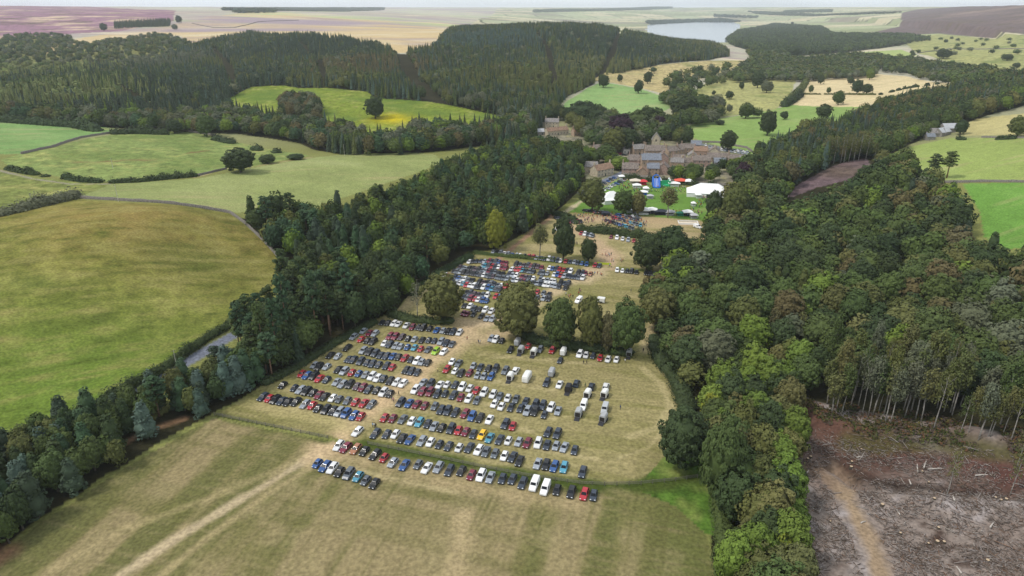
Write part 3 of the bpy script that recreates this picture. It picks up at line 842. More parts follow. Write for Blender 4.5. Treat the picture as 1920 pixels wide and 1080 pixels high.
TREES = []           # (x, y, z, kind, radius, height, tint, zone)
def scatter(polys, spacing, mix, zone, hr, rr, holes=(), seed=0, grow=0.0, tint_noise=None, avoid=()):
    """woodland: jittered grid in the ground plan, only where the photograph looks"""
    r = np.random.default_rng(1000 + seed)
    P = [wpoly(p) for p in polys]
    H = [wpoly(p) for p in holes]
    A = np.concatenate(P)
    x0, y0 = A.min(0); x1, y1 = A.max(0)
    gx, gy = np.meshgrid(np.arange(x0, x1, spacing), np.arange(y0, y1, spacing * .87))
    gx = gx + (np.arange(gx.shape[0]) % 2)[:, None] * spacing * .5
    X = gx.ravel() + r.uniform(-.42, .42, gx.size) * spacing
    Y = gy.ravel() + r.uniform(-.42, .42, gy.size) * spacing
    k = np.zeros(len(X), bool)
    for p in P: k |= pip(X, Y, p)
    for p in H: k &= ~pip(X, Y, p)
    for line, w in avoid:
        a = np.array(line, float)
        k &= pline_dist(X, Y, ground_at(a[:, 0], a[:, 1])[:, :2]) > w
    X, Y = X[k], Y[k]
    Z = hgt(X, Y)
    px, py, d = to_px(X, Y, Z + 8)
    k = (px > -170) & (px < 2090) & (py < 1230) & (d > 60)
    X, Y, Z = X[k], Y[k], Z[k]
    names = [q[0] for q in mix]
    w = np.array([q[1] for q in mix], float)
    nz = fbm(X / 38, Y / 38, 300 + seed, 2)
    u = np.clip((r.uniform(0, 1, len(X)) * .62 + (nz - .22) * .68), 0, .9999)
    ki = np.searchsorted(np.cumsum(w / w.sum()), u)
    for i in range(len(X)):
        kind, tints = names[min(ki[i], len(names) - 1)], mix[min(ki[i], len(names) - 1)][2]
        lo, hi = hr[kind]; a, b = rr[kind]
        q = r.uniform(0, 1)
        TREES.append((X[i], Y[i], Z[i], kind, a + (b - a) * (.6 * q + .4 * r.uniform()), lo + (hi - lo) * q, tints[r.integers(len(tints))], zone))
HR = {'conifer_tree': (12, 19), 'broadleaf_tree': (10, 17), 'spruce_tree': (13, 21), 'pine_tree': (15, 21), 'birch_tree': (10, 15)}
RR_ = {'conifer_tree': (2.9, 4.4), 'broadleaf_tree': (3.6, 6.4), 'spruce_tree': (2.3, 3.4), 'pine_tree': (3.0, 4.4), 'birch_tree': (2.2, 3.4)}
ROAD_PX = [(200,765),(268,722),(330,690),(386,658),(450,622),(540,565)]
BW = ['deep', 'mid', 'mid', 'deep', 'bright', 'olive', 'teal']
LB_UP = [(448,408),(520,415),(600,418),(700,395),(760,372),(832,336),(890,304),(952,284),(1010,280),(1075,302),(1095,318),(1100,338),(1085,358),(1062,380),(1040,400),(1000,428),(930,467),(880,475),(820,505),(770,548),(745,580),(640,585),(560,540),(538,503),(500,455)]
LB_LOW = [(745,580),(700,600),(620,640),(560,680),(520,705),(500,712),(455,690),(450,660),(480,625),(520,560),(545,530),(640,575)]
LB_ROAD = [(500,712),(440,755),(410,768),(380,783),(345,790),(300,815),(250,840),(235,872),(190,897),(150,927),(60,982),(0,1036),(-40,1063),(-120,1110),(-260,1010),(-90,905),(0,868),(60,846),(150,806),(230,783),(300,758),(350,736),(400,714),(430,700),(455,690)]
AV = [(ROAD_PX, 4.0), ([(205,850),(250,822),(300,800),(345,785)], 2.6)]
scatter([LB_UP], 6.9, [('pine_tree', 2, ['deep', 'teal', 'deep']), ('broadleaf_tree', 5, BW), ('conifer_tree', 2.4, ['spruce', 'deep', 'teal']), ('spruce_tree', .7, ['spruce'])], 'belt', HR, {**RR_, 'broadleaf_tree': (3.2, 5.2)}, seed=1, avoid=AV)
scatter([LB_LOW], 6.0, [('pine_tree', 6, ['deep', 'teal', 'mid']), ('broadleaf_tree', 3, ['deep', 'mid', 'deep']), ('spruce_tree', 2, ['spruce'])], 'belt', HR, RR_, seed=2, avoid=AV)
HR3 = {'conifer_tree': (10, 15), 'broadleaf_tree': (9, 14), 'spruce_tree': (12, 17), 'pine_tree': (12, 16), 'birch_tree': (9, 12)}
HR2 = {'conifer_tree': (9, 13), 'broadleaf_tree': (8, 12), 'spruce_tree': (11, 15), 'pine_tree': (11, 14), 'birch_tree': (8, 11)}
scatter([LB_ROAD], 4.4, [('broadleaf_tree', 2.4, ['deep', 'mid', 'olive', 'mid']), ('pine_tree', .35, ['spruce', 'teal']), ('conifer_tree', 5.2, ['blue', 'blue', 'spruce', 'teal', 'deep'])], 'roadside', HR3, {**RR_, 'broadleaf_tree': (2.6, 4.2)}, seed=3, avoid=AV)
scatter([WOOD_RIGHT], 9.4, [('conifer_tree', 1.3, ['spruce', 'mid', 'olive', 'deep']), ('broadleaf_tree', 8.0, ['deep', 'mid', 'olive', 'mid', 'deep', 'khaki', 'mid', 'grey', 'deep', 'bright', 'deep', 'mid', 'olive', 'brown', 'mid', 'deep', 'mid']), ('birch_tree', .9, ['olive', 'khaki', 'brown'])], 'right wood',
        {**HR, 'broadleaf_tree': (9, 19), 'spruce_tree': (13, 21)}, {**RR_, 'broadleaf_tree': (3.6, 8.0)}, seed=4,
        holes=[[(1462,392),(1488,346),(1540,320),(1580,303),(1628,292),(1650,318),(1610,362),(1560,392),(1500,415),(1470,420)], [(1490,745),(1560,735),(1700,745),(1830,770),(1930,790),(2000,900),(1880,835),(1750,806),(1650,790),(1560,775)], [(1330,560),(1375,555),(1405,590),(1380,610),(1340,600)],
               [(1400,330),(1480,270),(1640,215),(1700,190),(1925,150),(1925,180),(1800,210),(1700,250),(1640,290),(1560,305),(1480,345)], [(1334,1080),(1326,930),(1290,890),(1252,880),(1262,830),(1298,770),(1330,720),(1478,742),(1484,850),(1482,1080),(1480,1300),(1330,1300)]])
scatter([[(1304,775),(1340,745),(1420,725),(1478,742),(1476,770),(1484,850),(1478,940),(1482,1080),(1480,1290),(1360,1290),(1362,1080),(1362,1000),(1352,930),(1335,885),(1318,830)]], 5.6,
        [('broadleaf_tree', 6, ['mid', 'bright', 'olive', 'deep', 'khaki', 'bright']), ('birch_tree', 1.0, ['yellow', 'olive'])], 'strip', {**HR, 'broadleaf_tree': (10, 17)}, {**RR_, 'broadleaf_tree': (3.4, 5.8)}, seed=5)
scatter([[(1400,330),(1480,270),(1640,215),(1700,190),(1925,150),(2100,140),(2100,178),(1925,190),(1800,222),(1700,255),(1640,295),(1630,298),(1580,303),(1540,320),(1490,348),(1400,352)]], 6.6,
        [('broadleaf_tree', 4, ['deep', 'mid', 'olive', 'brown', 'deep']), ('spruce_tree', 3.2, ['spruce', 'spruce', 'mid', 'blue'])], 'ridge wood', HR, RR_, seed=6)
MIXH = [('broadleaf_tree', 2.6, ['deep', 'mid', 'olive', 'grey']), ('spruce_tree', 6.4, ['spruce', 'spruce', 'deep', 'blue', 'olive', 'mid'])]
RIVER = [(600,283),(700,292),(760,290),(880,276),(1000,255),(985,225),(945,236),(905,252),(780,246),(757,274),(690,270),(660,254),(590,245),(500,230),(440,216),(330,225),(200,228),(60,216),(-200,214),(-200,226),(60,229),(150,236),(220,241),(330,249),(440,251),(560,269)]
scatter([WOOD_HILL], 7.3, MIXH, 'hillside', {**HR, 'spruce_tree': (12, 21)}, {**RR_, 'spruce_tree': (2.7, 4.1), 'broadleaf_tree': (4, 6.5)}, seed=7, holes=[CLEAR, RIVER], avoid=[([(748,98),(765,130),(790,170),(820,195)], 13), ([(400,95),(430,130),(440,165)], 8), ([(990,58),(1030,100),(1040,170)], 7), ([(150,150),(240,175),(300,215)], 8), ([(560,80),(600,120),(610,160)], 7), ([(1180,66),(1150,100),(1120,150)], 7)])
scatter([RIVER], 9, [('broadleaf_tree', 8, BW + ['grey', 'grey', 'brown']), ('spruce_tree', 1, ['spruce'])], 'riverside', HR, {**RR_, 'broadleaf_tree': (4.5, 7)}, seed=8, holes=[CLEAR])
scatter([[(530,222),(560,228),(600,236),(598,205),(580,192),(545,190),(528,200)]], 8, [('broadleaf_tree', 1, ['grey', 'brown', 'deep'])], 'riverside', HR, RR_, seed=9)
scatter([WOOD_MIX], 21, [('broadleaf_tree', 6, ['mid', 'olive', 'grey', 'deep']), ('spruce_tree', 1.5, ['spruce', 'mid'])], 'moor edge', HR2, RR_, seed=10)
scatter([[(215,47),(320,42),(318,50),(215,54)]], 8, [('spruce_tree', 1, ['spruce', 'deep'])], 'moor clump', HR, RR_, seed=11)
scatter([WOOD_FAR], 17, [('broadleaf_tree', 2, ['deep', 'mid']), ('spruce_tree', 2, ['spruce', 'deep'])], 'lake wood', {**HR, 'broadleaf_tree': (13, 17)}, {**RR_, 'broadleaf_tree': (7, 9), 'spruce_tree': (4.5, 6.5)}, seed=12)
scatter([WOOD_BAND], 9, [('broadleaf_tree', 3, ['deep', 'mid', 'olive']), ('spruce_tree', 1, ['spruce'])], 'valley band', HR, {**RR_, 'broadleaf_tree': (4.5, 7)}, seed=13)
VT = [('broadleaf_tree', 6, ['deep', 'mid', 'olive', 'grey', 'mid']), ('spruce_tree', .8, ['spruce'])]
VR = {**RR_, 'broadleaf_tree': (5, 8)}
scatter([[(1262,242),(1275,206),(1300,196),(1350,202),(1350,226),(1320,240)], [(1236,196),(1262,180),(1290,166),(1300,180),(1270,206)]], 11, VT, 'valley band', HR, VR, seed=21)
scatter([[(1238,150),(1300,140),(1340,128),(1400,128),(1385,150),(1330,166),(1300,190),(1270,196),(1250,170)]], 27, VT, 'valley band', HR, VR, seed=22)
scatter([[(1375,156),(1400,122),(1440,110),(1500,116),(1600,116),(1640,128),(1640,146),(1560,150),(1500,154),(1440,152)]], 12, VT, 'valley band', HR, VR, seed=23)
scatter([[(1600,118),(1690,112),(1740,128),(1800,143),(1860,148),(1900,140),(1890,156),(1800,164),(1700,142),(1620,130)], [(1400,100),(1480,108),(1480,118),(1410,112)]], 17, VT, 'valley band', HR, VR, seed=24)
scatter([[(1062,232),(1095,208),(1130,222),(1165,236),(1200,224),(1262,234),(1266,262),(1215,266),(1185,284),(1135,292),(1112,276),(1092,264),(1082,246)]], 10.5, [('broadleaf_tree', 8, ['deep', 'mid', 'deep', 'olive', 'grey']), ('spruce_tree', .6, ['spruce'])], 'village', HR, {**RR_, 'broadleaf_tree': (5, 8)}, seed=25)
scatter([[(985,282),(1062,285),(1104,297),(1085,306),(1010,296),(975,288)], [(995,228),(1045,214),(1062,226),(1040,229),(1010,236),(990,250)], [(1262,256),(1300,268),(1290,274),(1262,270)]], 8.5, [('broadleaf_tree', 8, ['deep', 'mid', 'deep', 'olive'])], 'village', HR, {**RR_, 'broadleaf_tree': (4, 6)}, seed=28)
scatter([[(1085,300),(1120,296),(1150,300),(1166,312),(1150,322),(1128,312),(1104,312)], [(1250,330),(1300,332),(1345,338),(1345,346),(1260,340)], [(1352,322),(1390,310),(1408,318),(1400,345),(1370,340)]], 9, [('broadleaf_tree', 8, ['deep', 'mid', 'bright'])], 'village', HR2, {**RR_, 'broadleaf_tree': (3, 5)}, seed=26)
scatter([[(1660,112),(1760,70),(1920,70),(1920,135),(1840,130)], [(1262,250),(1420,215),(1600,206),(1500,250)], [(1110,152),(1240,124),(1240,160),(1200,168)]], 120, [('broadleaf_tree', 1, ['deep', 'mid', 'grey'])], 'valley band', HR2, VR, seed=27)
FARSTRIPS = [[(1000,20),(1260,13),(1260,16),(1120,21),(1000,24)], [(1212,40),(1350,35),(1392,41),(1300,43),(1215,46)], [(1470,21),(1560,19),(1560,23),(1470,24)], [(420,16),(720,15.5),(720,18.5),(420,20)],
             [(1400,22),(1500,26),(1700,24),(1640,27),(1500,30),(1420,27)], [(1340,28),(1420,31),(1420,34),(1340,32)], [(440,20),(515,19),(515,24),(440,25)]]
scatter(FARSTRIPS, 34, [('broadleaf_tree', 1, ['deep']), ('spruce_tree', 1, ['spruce'])], 'far woods', {**HR, 'broadleaf_tree': (14, 18), 'spruce_tree': (15, 20)}, {**RR_, 'broadleaf_tree': (15, 19), 'spruce_tree': (10, 14)}, seed=14)
ZONES = {'belt': 'in the wood left of the car park', 'roadside': 'in the wood beside the grey road', 'right wood': 'in the mixed wood right of the car park',
         'strip': 'in the strip beside the clearcut', 'ridge wood': 'in the wooded ridge above the heather bank', 'hillside': 'in the hillside plantation', 'riverside': 'in the riverside wood',
         'moor edge': 'on the moor edge', 'moor clump': 'in the clump on the moor', 'lake wood': 'in the wood by the lake', 'valley band': 'in the valley wood', 'far woods': 'far off', 'village': 'among the village houses'}
# tint patches: larch, dark spruce, others; the first paints sunlight into the crown colour
PATCH = [(1290,75,170,'light'), (1330,92,120,'larch'), (1180,140,190,'larch'), (1080,170,120,'olive'), (960,150,150,'olive'), (1150,85,150,'spruce'), (340,210,150,'spruce'), (420,160,150,'spruce'), (120,185,140,'light'), (200,160,130,'mid'),
         (60,215,90,'olive'), (560,100,200,'spruce'), (700,130,130,'brown'), (480,120,120,'olive'), (900,80,160,'blue'), (180,215,70,'bright'), (620,150,110,'olive'), (320,120,150,'grey'), (40,140,160,'light')]
_pc = [(*g1(a, b)[:2], c, t) for a, b, c, t in PATCH]
for i, t in enumerate(TREES):
    if t[7] == 'hillside' or t[7] == 'moor edge':
        for x, y, c, tt in _pc:
            if math.hypot(t[0] - x, t[1] - y) < c * (.55 + .45 * rnd.random()) and rnd.random() < .72:
                TREES[i] = t[:6] + (tt,) + t[7:]
                break
T = sorted(TREES, key=lambda t: -(t[5] / math.hypot(t[0], t[1])))
cnt, rest = {}, []
LIMIT = {'broadleaf_tree': 215, 'spruce_tree': 250, 'pine_tree': 270, 'birch_tree': 120, 'conifer_tree': 160}
for t in T:
    k = t[3]
    if cnt.get(k, 0) < LIMIT[k] and math.hypot(t[0], t[1]) < 900:
        px, py, d = to_px(t[0], t[1], t[2] + t[5])
        px0, py0, d0 = to_px(t[0], t[1], t[2])
        if -60 < px < 1980 and py < 1085:
            cnt[k] = cnt.get(k, 0) + 1
            tw = TINTWORD[t[6]]
            make_tree(k, t[0], t[1], t[4], t[5], t[6], f"{tw} {KINDWORD[k]} {ZONES[t[7]]}", f"{tw} {k.replace('_', ' ')}s {ZONES[t[7]]}", z=t[2])
            continue
    rest.append(t)
print("trees", len(T), cnt, "rest", len(rest))
def tree_mass(name, label, trees, kind='stuff'):
    """the trees beyond the nearest few hundred of a kind, as one mass"""
    Vs, Fs, Cs, nv = [], [], [], 0
    for (x, y, z, k, r, h, tint, zone) in trees:
        d = math.hypot(x, y)
        lod = LOD1 if d < 980 else LOD2
        tv, tf = lod[k][rnd.randrange(len(lod[k]))]
        nr, nh = NOM[k]
        a = rnd.uniform(0, 6.28)
        c_, s_ = math.cos(a), math.sin(a)
        q = tv * np.array([r / nr, r / nr, h / nh])
        Vs.append(np.stack([q[:, 0] * c_ - q[:, 1] * s_ + x, q[:, 0] * s_ + q[:, 1] * c_ + y, q[:, 2] + z], 1))
        Fs.append(tf + nv); nv += len(tv)
        Cs.append(np.repeat(tint_rgb(tint)[None, :], len(tv), 0))
    me = np_mesh(name, np.concatenate(Vs), [np.concatenate(Fs)], leaf_far_mat, col=np.concatenate(Cs))
    return tag(link(name, me), label, kind=kind)
near = [t for t in rest if t[7] in ('belt', 'roadside')]
tree_mass("wood", "dense mixed wood between the sloping pasture and the car park", near)
tree_mass("wood", "dense mixed wood filling the right side of the valley", [t for t in rest if t[7] in ('right wood', 'strip', 'ridge wood')])
tree_mass("forest", "dark conifer plantation covering the far hillside", [t for t in rest if t[7] in ('hillside', 'riverside', 'moor edge')])
tree_mass("forest", "dark woods in the valley beyond the village and around the reservoir", [t for t in rest if t[7] in ('lake wood', 'valley band', 'far woods', 'moor clump', 'village')])

# ------------------------------------------------------------------ single trees that stand out: foot pixel, crown width and height in pixels
HERO = {k: [(trunk_mesh(k + "_trunk", k, 70 + i), crown_me(k, vf)) for i, vf in enumerate(v)] for k, v in
        {'broadleaf_tree': [broadleaf_crown(501, 84, 84, .58, .7), broadleaf_crown(502, 74, 90, .58, .8), broadleaf_crown(503, 92, 76, .56, .6)],
         'birch_tree': [birch_crown(511, 26, 60, .5), birch_crown(512, 16, 26, .5)]}.items()}
def hero(px, py, wpx, hpx, tint, label, kind='broadleaf_tree', var=0, group=None, name=None):
    p = g1(px, py)
    x, y, d = to_px(p.x, p.y, p.z)
    r = .5 * wpx * d / FPX
    dep = math.asin(min(.99, (CAM_H - p.z) / p.length)) if p.length else 0
    h = max(2.2, hpx * (1.06 if kind == 'broadleaf_tree' else .98) / math.cos(dep) * d / FPX)
    dd = HERO.get(kind, TREE_ME[kind])
    tm, cm = dd[var % len(dd)]
    nr, nh = NOM[kind]
    if kind == 'birch_tree' or kind == 'pine_tree': r *= .92
    t = thing(name or kind, p, rnd.uniform(0, 6.28), label, 'tree', group)
    t.scale = (r / nr, r / nr, h / nh)
    link('trunk', tm, t)
    c = link('crown', cm, t)
    c.color = (*tint_rgb(tint, .05), 1)
    return t
for a in [
 (832,603,82,84,'olive','large round olive green tree above the left block of cars',0),
 (970,634,88,98,'khaki','largest khaki green tree standing in the middle of the car park',1),
 (1050,652,66,86,'mid','bright leaved tree first in the row right of the largest tree',2),
 (1105,656,54,92,'olive','tall olive tree in the middle of the car park tree row',0),
 (1141,660,42,70,'brown','smaller brownish tree squeezed between two taller trees of the row',1),
 (1172,666,70,94,'mid','broad green tree at the right end of the car park tree row',2),
 (1056,488,44,78,'deep','dark upright tree on the line above the far cars',0),
 (1103,491,32,44,'deep','small dark round topped tree right of the dark upright tree',1),
 (931,471,42,74,'yellow','sunlit yellow green tree at the wood corner by the far cars',2),
 (1212,508,58,64,'deep','left tree of the dark pair on the right of the far field',1),
 (1258,503,68,76,'deep','right and taller tree of the dark pair on the far field',0),
 (1273,540,60,60,'deep','dark tree below the dark pair at the wood edge',2),
 (1110,398,52,62,'olive','tall tree standing left of the white marquee',2),
 (1168,402,40,46,'mid','green tree standing right of the white marquee',1),
 (1196,404,30,44,'khaki','thin khaki tree beside the green marquee tree',0),
 (1336,420,36,60,'deep','dark tree at the right end of the show ring',0),
 (1374,428,50,84,'olive','big olive tree behind the dark ring side tree',1),
 (1410,424,46,52,'olive','rounded olive tree at the corner of the right wood',2),
 (1274,876,92,88,'deep','big dark round tree at the right corner of the car park',0),
 (1346,944,84,122,'mid','tall bright topped tree below the big dark tree',1),
 (452,323,62,44,'deep','lone spreading tree on the crest beside the stone wall',0),
 (704,222,38,40,'deep','dark round tree in the sunlit glade',1),
 (388,256,38,40,'mid','rounded bright tree at the foot of the plantation',2),
 (328,250,30,26,'deep','dark spreading tree at the foot of the plantation',1),
 (1364,282,33,36,'deep','lone dark tree behind the village car park',0),
 (1438,254,33,46,'deep','tall double crowned tree in the parkland field',1),
 (1470,224,16,15,'deep','small round tree right of the tall parkland tree',2),
 (1398,222,30,28,'mid','spreading light green tree in the parkland field',0),
 (1350,234,18,9,'deep','low dark bushes in the parkland field',1),
 (1571,197,24,26,'mid','round tree at the lower edge of the straw field',2),
 (1543,222,30,26,'deep','dark dome of a tree at the wood edge below the straw field',0),
 (1520,174,10,14,'mid','little round tree in the straw field',0),
 (1553,175,9,11,'mid','littlest tree in the straw field',1),
 (1538,158,14,17,'deep','tree at the upper edge of the straw field',2),
 (1594,158,14,14,'deep','left tree of the group inside the straw field',0),
 (1606,176,22,26,'deep','biggest tree inside the straw field',1),
 (1624,176,24,18,'deep','right hand tree in the straw field',2),
 (1630,150,16,20,'bright','light green tree beyond the straw field',0),
 (1131,164,22,24,'deep','dark tree on the slope below the plantation',1),
 (1162,154,11,14,'deep','thin tree on the bleached slope',2),
 (1197,175,18,24,'deep','pointed dark tree on the smooth green slope',0),
 (1214,157,16,22,'deep','upright tree beside the lane up the slope',1),
 (1367,186,16,15,'deep','small dark bush tree on the khaki pasture',2),
 (1420,165,26,30,'deep','dark tree at the top of the khaki pasture',0),
 (1437,174,24,22,'grey','grey tree near the top of the khaki pasture',1),
 (1390,168,10,14,'deep','tiny tree on the khaki pasture',2),
 (1338,178,8,8,'deep','tiniest bush on the khaki pasture',0),
 (1367,210,12,14,'grey','grey bush on the khaki pasture edge',1),
 (1800,252,24,26,'deep','dark tree beside the grey farm sheds',0),
 (1907,256,38,38,'olive','sunlit olive tree at the right edge of the picture',1),
 (1424,292,24,26,'deep','dark round tree right of the village',2),
 (1389,352,36,46,'copper','dark purple beech right of the village garden',0),
 (1162,268,52,52,'copper','big dark purple beech above the village',1),
 (1130,262,44,36,'grey','grey green tree left of the purple beech',2),
 (1088,232,58,40,'deep','broad dark tree beside the row of cottages',0),
 (1116,236,40,30,'deep','dark tree behind the cottages',1),
 (1195,252,40,44,'mid','tree behind the church tower',0),
 (1215,238,40,38,'deep','tallest tree above the church tower',1),
 (1235,246,26,28,'copper','small purple tree beyond the church',2),
 (1258,264,14,34,'spruce','slim dark tree right of the church',1),
 (1245,262,36,28,'mid','leafy tree right of the church',0),
 (1150,288,44,48,'olive','broad olive tree over the village road',1),
 (1178,286,40,44,'deep','dark tree over the village road',2),
 (1280,220,50,42,'deep','round tree at the left end of the parkland copse',0),
 (1312,216,50,38,'mid','middle tree of the parkland copse',1),
 (1340,214,36,34,'grey','right tree of the parkland copse',2),
 (1135,305,38,34,'mid','tree behind the brown roofed house',2),
 (1160,318,40,24,'bright','leafy green tree beside the village road',0),
 (1300,336,38,30,'mid','rounded garden tree in front of the village',1),
 (1268,336,36,24,'deep','dark garden tree in front of the village',2),
 (1335,326,28,18,'deep','garden bush on the right of the village lawn',0),
 (1485,46,6,5,'spruce','distant dark tree on the lake side',0),
 (195,58,14,14,'spruce','small dark tree left of the moor clump',1),
 (336,44,12,14,'spruce','pointed tree right of the moor clump',2),
 (328,56,12,10,'grey','tiny wind bent tree on the moor',0),
 (502,306,32,16,'deep','dark bush on the crest beside the track',1),
 (556,299,34,10,'deep','low spreading bush farther along the crest',2),
 (1488,106,34,18,'deep','dark copse tree beside the upland lane',0),
 (1768,110,28,18,'deep','dark copse on the upland pasture',1),
 (1888,114,20,12,'deep','round bush on the upland pasture',2),
 (1843,132,22,13,'deep','round tree at the right of the far stubble',0),
 (1773,80,8,6,'deep','tiny bush on the upland',1),
 (1905,128,14,10,'deep','round bush at the right edge upland',2),
]:
    hero(*a[:5], a[5], var=a[6])
hero(783,596,34,68,'grey','thin pale half bare tree beside the large round olive tree','birch_tree',1)
hero(1012,482,38,60,'khaki','thin see-through tree on the line above the far cars','birch_tree',0)
hero(1252,408,42,56,'khaki','khaki see-through tree inside the show ring','birch_tree',0)
hero(1748,334,34,46,'deep','left one of two tall bare stemmed pines by the right field','pine_tree',1)
hero(1775,334,34,52,'mid','right one of two tall bare stemmed pines by the right field','pine_tree',2)
# tall pines whose bare stems show at the car park edge
for px, py, h, s in [(523,683,120,34), (545,668,150,44), (500,700,130,40), (595,640,130,40), (655,604,110,38), (457,668,104,36), (905,448,110,26), (890,455,90,26)]:
    hero(px, py, s, h, 'teal' if px % 2 else 'mid', 'tall pine with a bare reddish stem at the edge of the car park', 'pine_tree', px, 'bare stemmed pines at the car park edge')
# birch stand behind the felled ground
for i in range(58):
    px = 1550 + 350 * ((i * .618) % 1.0) + rnd.uniform(-9, 9)
    py = 742 + (px - 1560) * .16 + rnd.uniform(-44, 40)
    tt = rnd.choice(['olive', 'khaki', 'grey', 'mid'])
    hero(px, py, rnd.uniform(26, 50), rnd.uniform(70, 124), tt, f'{TINTWORD[tt]} birch with a pale bare stem behind the felled ground', 'birch_tree', 0 if rnd.random() < .6 else 1, f'{TINTWORD[tt]} birches behind the felled ground')
for i in range(9):
    px = 1545 + i * 9.5 + rnd.uniform(-3, 3)
    hero(px, 309 - (px - 1545) * .12, 22, rnd.uniform(44, 58), 'khaki', 'thin birch with pale stem above the heather bank', 'birch_tree', 1, 'birches above the heather bank')
for px, py in [(1775,930),(1893,930),(1905,880)]:
    hero(px, py, 30, 82, 'khaki', 'lone thin birch left standing on the felled ground', 'birch_tree', 1, 'birches left standing on the felled ground')

# ------------------------------------------------------------------ hedges, walls, fences
hedge_mat = leaf_mat
def hedge(px_line, width, height, tint, label, seed=0, gap=0.0, name='hedge'):
    a = np.array(px_line, float)
    line = ground_at(a[:, 0], a[:, 1])[:, :2]
    P = resample(line, .9)
    r = np.random.default_rng(900 + seed)
    d0 = math.hypot(*P[len(P) // 2])
    n = int(np.clip(26000 / d0, 14, 90))
    sz = float(np.clip(d0 / 400, .45, 2.2))
    V, cores, C = [], [], []
    for i, (x, y) in enumerate(P):
        hv = height * (.35 + 1.0 * vnoise(np.array([i * .22]), np.array([seed * 3.1]), seed)[0])
        if gap and vnoise(np.array([i * .12]), np.array([5.3]), seed + 9)[0] < gap: continue
        z = float(hgt(x, y))
        d = sph_dirs(n, r); d[:, 2] = np.abs(d[:, 2])
        rd = np.array([width * .6, width * .6, hv])
        V.append(leaf_cloud(np.array([x, y, z]) + d * rd * r.uniform(.7, 1.4, (n, 1)), d + np.array([0, 0, .3]), sz, r))
        if i % 2 == 0: cores.append(lump((x, y, z + hv * .3), (width * .62, width * .62, hv * .55), r, 6, 4))
    Vv, Ff = pack(np.concatenate(V), cores)
    o = link(name, np_mesh(name, Vv, [Ff], leaf_mat))
    o.color = (*tint_rgb(tint, .03), 1)
    return tag(o, label, 'hedge')
hedge([(110,797),(200,752),(300,697),(380,640),(440,605),(475,575)], 3.2, 3.0, 'deep', 'dark hedge along the road below the sloping pasture', 1)
hedge([(-60,880),(0,838),(60,818),(112,796)], 4, 3.5, 'deep', 'thick dark hedge at the lower left corner of the pasture', 2)
hedge([(1088,432),(1150,438),(1210,446),(1260,455),(1340,464)], 5, 4.2, 'deep', 'long tall dark hedge across the field below the vintage cars', 3)
hedge([(980,628),(1000,640),(1030,646),(1070,652),(1130,658),(1180,664)], 4.5, 3.0, 'deep', 'dark hedge under the row of trees in the car park', 4)
hedge([(735,590),(770,600),(810,604),(840,604)], 4.5, 2.6, 'deep', 'dark hedge under the olive tree above the left cars', 5)
hedge([(0,404),(40,395),(90,383),(142,370)], 6, 4.2, 'grey', 'bushy grey green hedge at the left edge below the rough strip', 6)
hedge([(18,318),(40,323),(66,328)], 4, 3, 'deep', 'short dark hedge at the far left', 7)
hedge([(122,335),(160,341),(188,342)], 4, 3, 'deep', 'short dark hedge left of the long straight hedge', 8)
hedge([(212,343),(260,341),(310,336),(364,331)], 4, 3, 'deep', 'long straight clipped hedge below the knoll', 9)
hedge([(70,328),(95,333),(118,336)], 4, 2, 'deep', 'broken line of low bushes between two hedges', 10, gap=.45)
hedge([(1040,402),(1070,410),(1080,418)], 4, 3, 'deep', 'dark hedge at the corner of the vintage car field', 11)
hedge([(1170,335),(1240,342),(1300,347),(1345,350)], 4, 3.0, 'deep', 'dark hedge below the stone wall of the village garden', 12)
hedge([(880,473),(960,482),(1040,489),(1110,496)], 2.0, 1.2, 'mid', 'low ragged hedge above the top row of far cars', 13, gap=.25)
hedge([(1228,640),(1240,680),(1268,712),(1290,770)], 5, 3.5, 'deep', 'bushy hedge along the right side of the car park', 14)
hedge([(1475,195),(1500,172),(1512,152)], 7, 7, 'olive', 'belt of olive bushes beside the straw field', 15)
hedge([(1470,200),(1484,192),(1500,180)], 8, 8, 'deep', 'dark bush belt at the foot of the straw field', 16)
hedge([(1290,215),(1265,230),(1255,240)], 8, 8, 'deep', 'dark bush belt between green slope and parkland', 17)
hedge([(1650,178),(1700,166),(1760,158)], 3, 3, 'deep', 'thin dark hedge across the straw field', 18, gap=.5)
hedge([(1500,177),(1580,177),(1640,178)], 3, 1.6, 'olive', 'low hedge across the middle of the straw field', 19, gap=.3)
hedge([(1700,108),(1740,116),(1800,123),(1860,130)], 5, 5, 'deep', 'dark roadside hedge on the upland', 20, gap=.2)
hedge([(0,228),(60,232),(140,238),(180,246)], 9, 7, 'deep', 'dark bushes between the bright field and the plantation', 21)
hedge([(200,252),(250,250),(310,252)], 8, 6, 'deep', 'dark bush row at the top of the knoll', 22, gap=.3)
hedge([(405,262),(440,270),(470,280),(520,287)], 7, 4, 'deep', 'scattered bushes at the right side of the knoll', 23, gap=.45)
hedge([(1905,260),(1870,262),(1840,263),(1790,262)], 3, 3, 'deep', 'dark bushes along the far side of the right field', 24, gap=.5)
hedge([(500,718),(560,686),(620,648),(700,606)], 3.5, 1.6, 'deep', 'dark undergrowth at the wood edge beside the left cars', 27)
hedge([(775,552),(825,512),(882,482)], 3.5, 1.8, 'deep', 'dark undergrowth at the wood edge beside the far cars', 28)
hedge([(1335,890),(1350,935),(1358,1000),(1358,1080)], 4, 2, 'mid', 'leafy undergrowth between the verge and the tree strip', 29)
hedge([(1488,1080),(1486,980),(1482,880)], 5, 3.5, 'olive', 'olive undergrowth at the edge of the felled ground', 30)
stone_mat = mat("field_stone", (.17, .155, .135), rough=.95, spec=.1, vary=.4, scale=1.7)
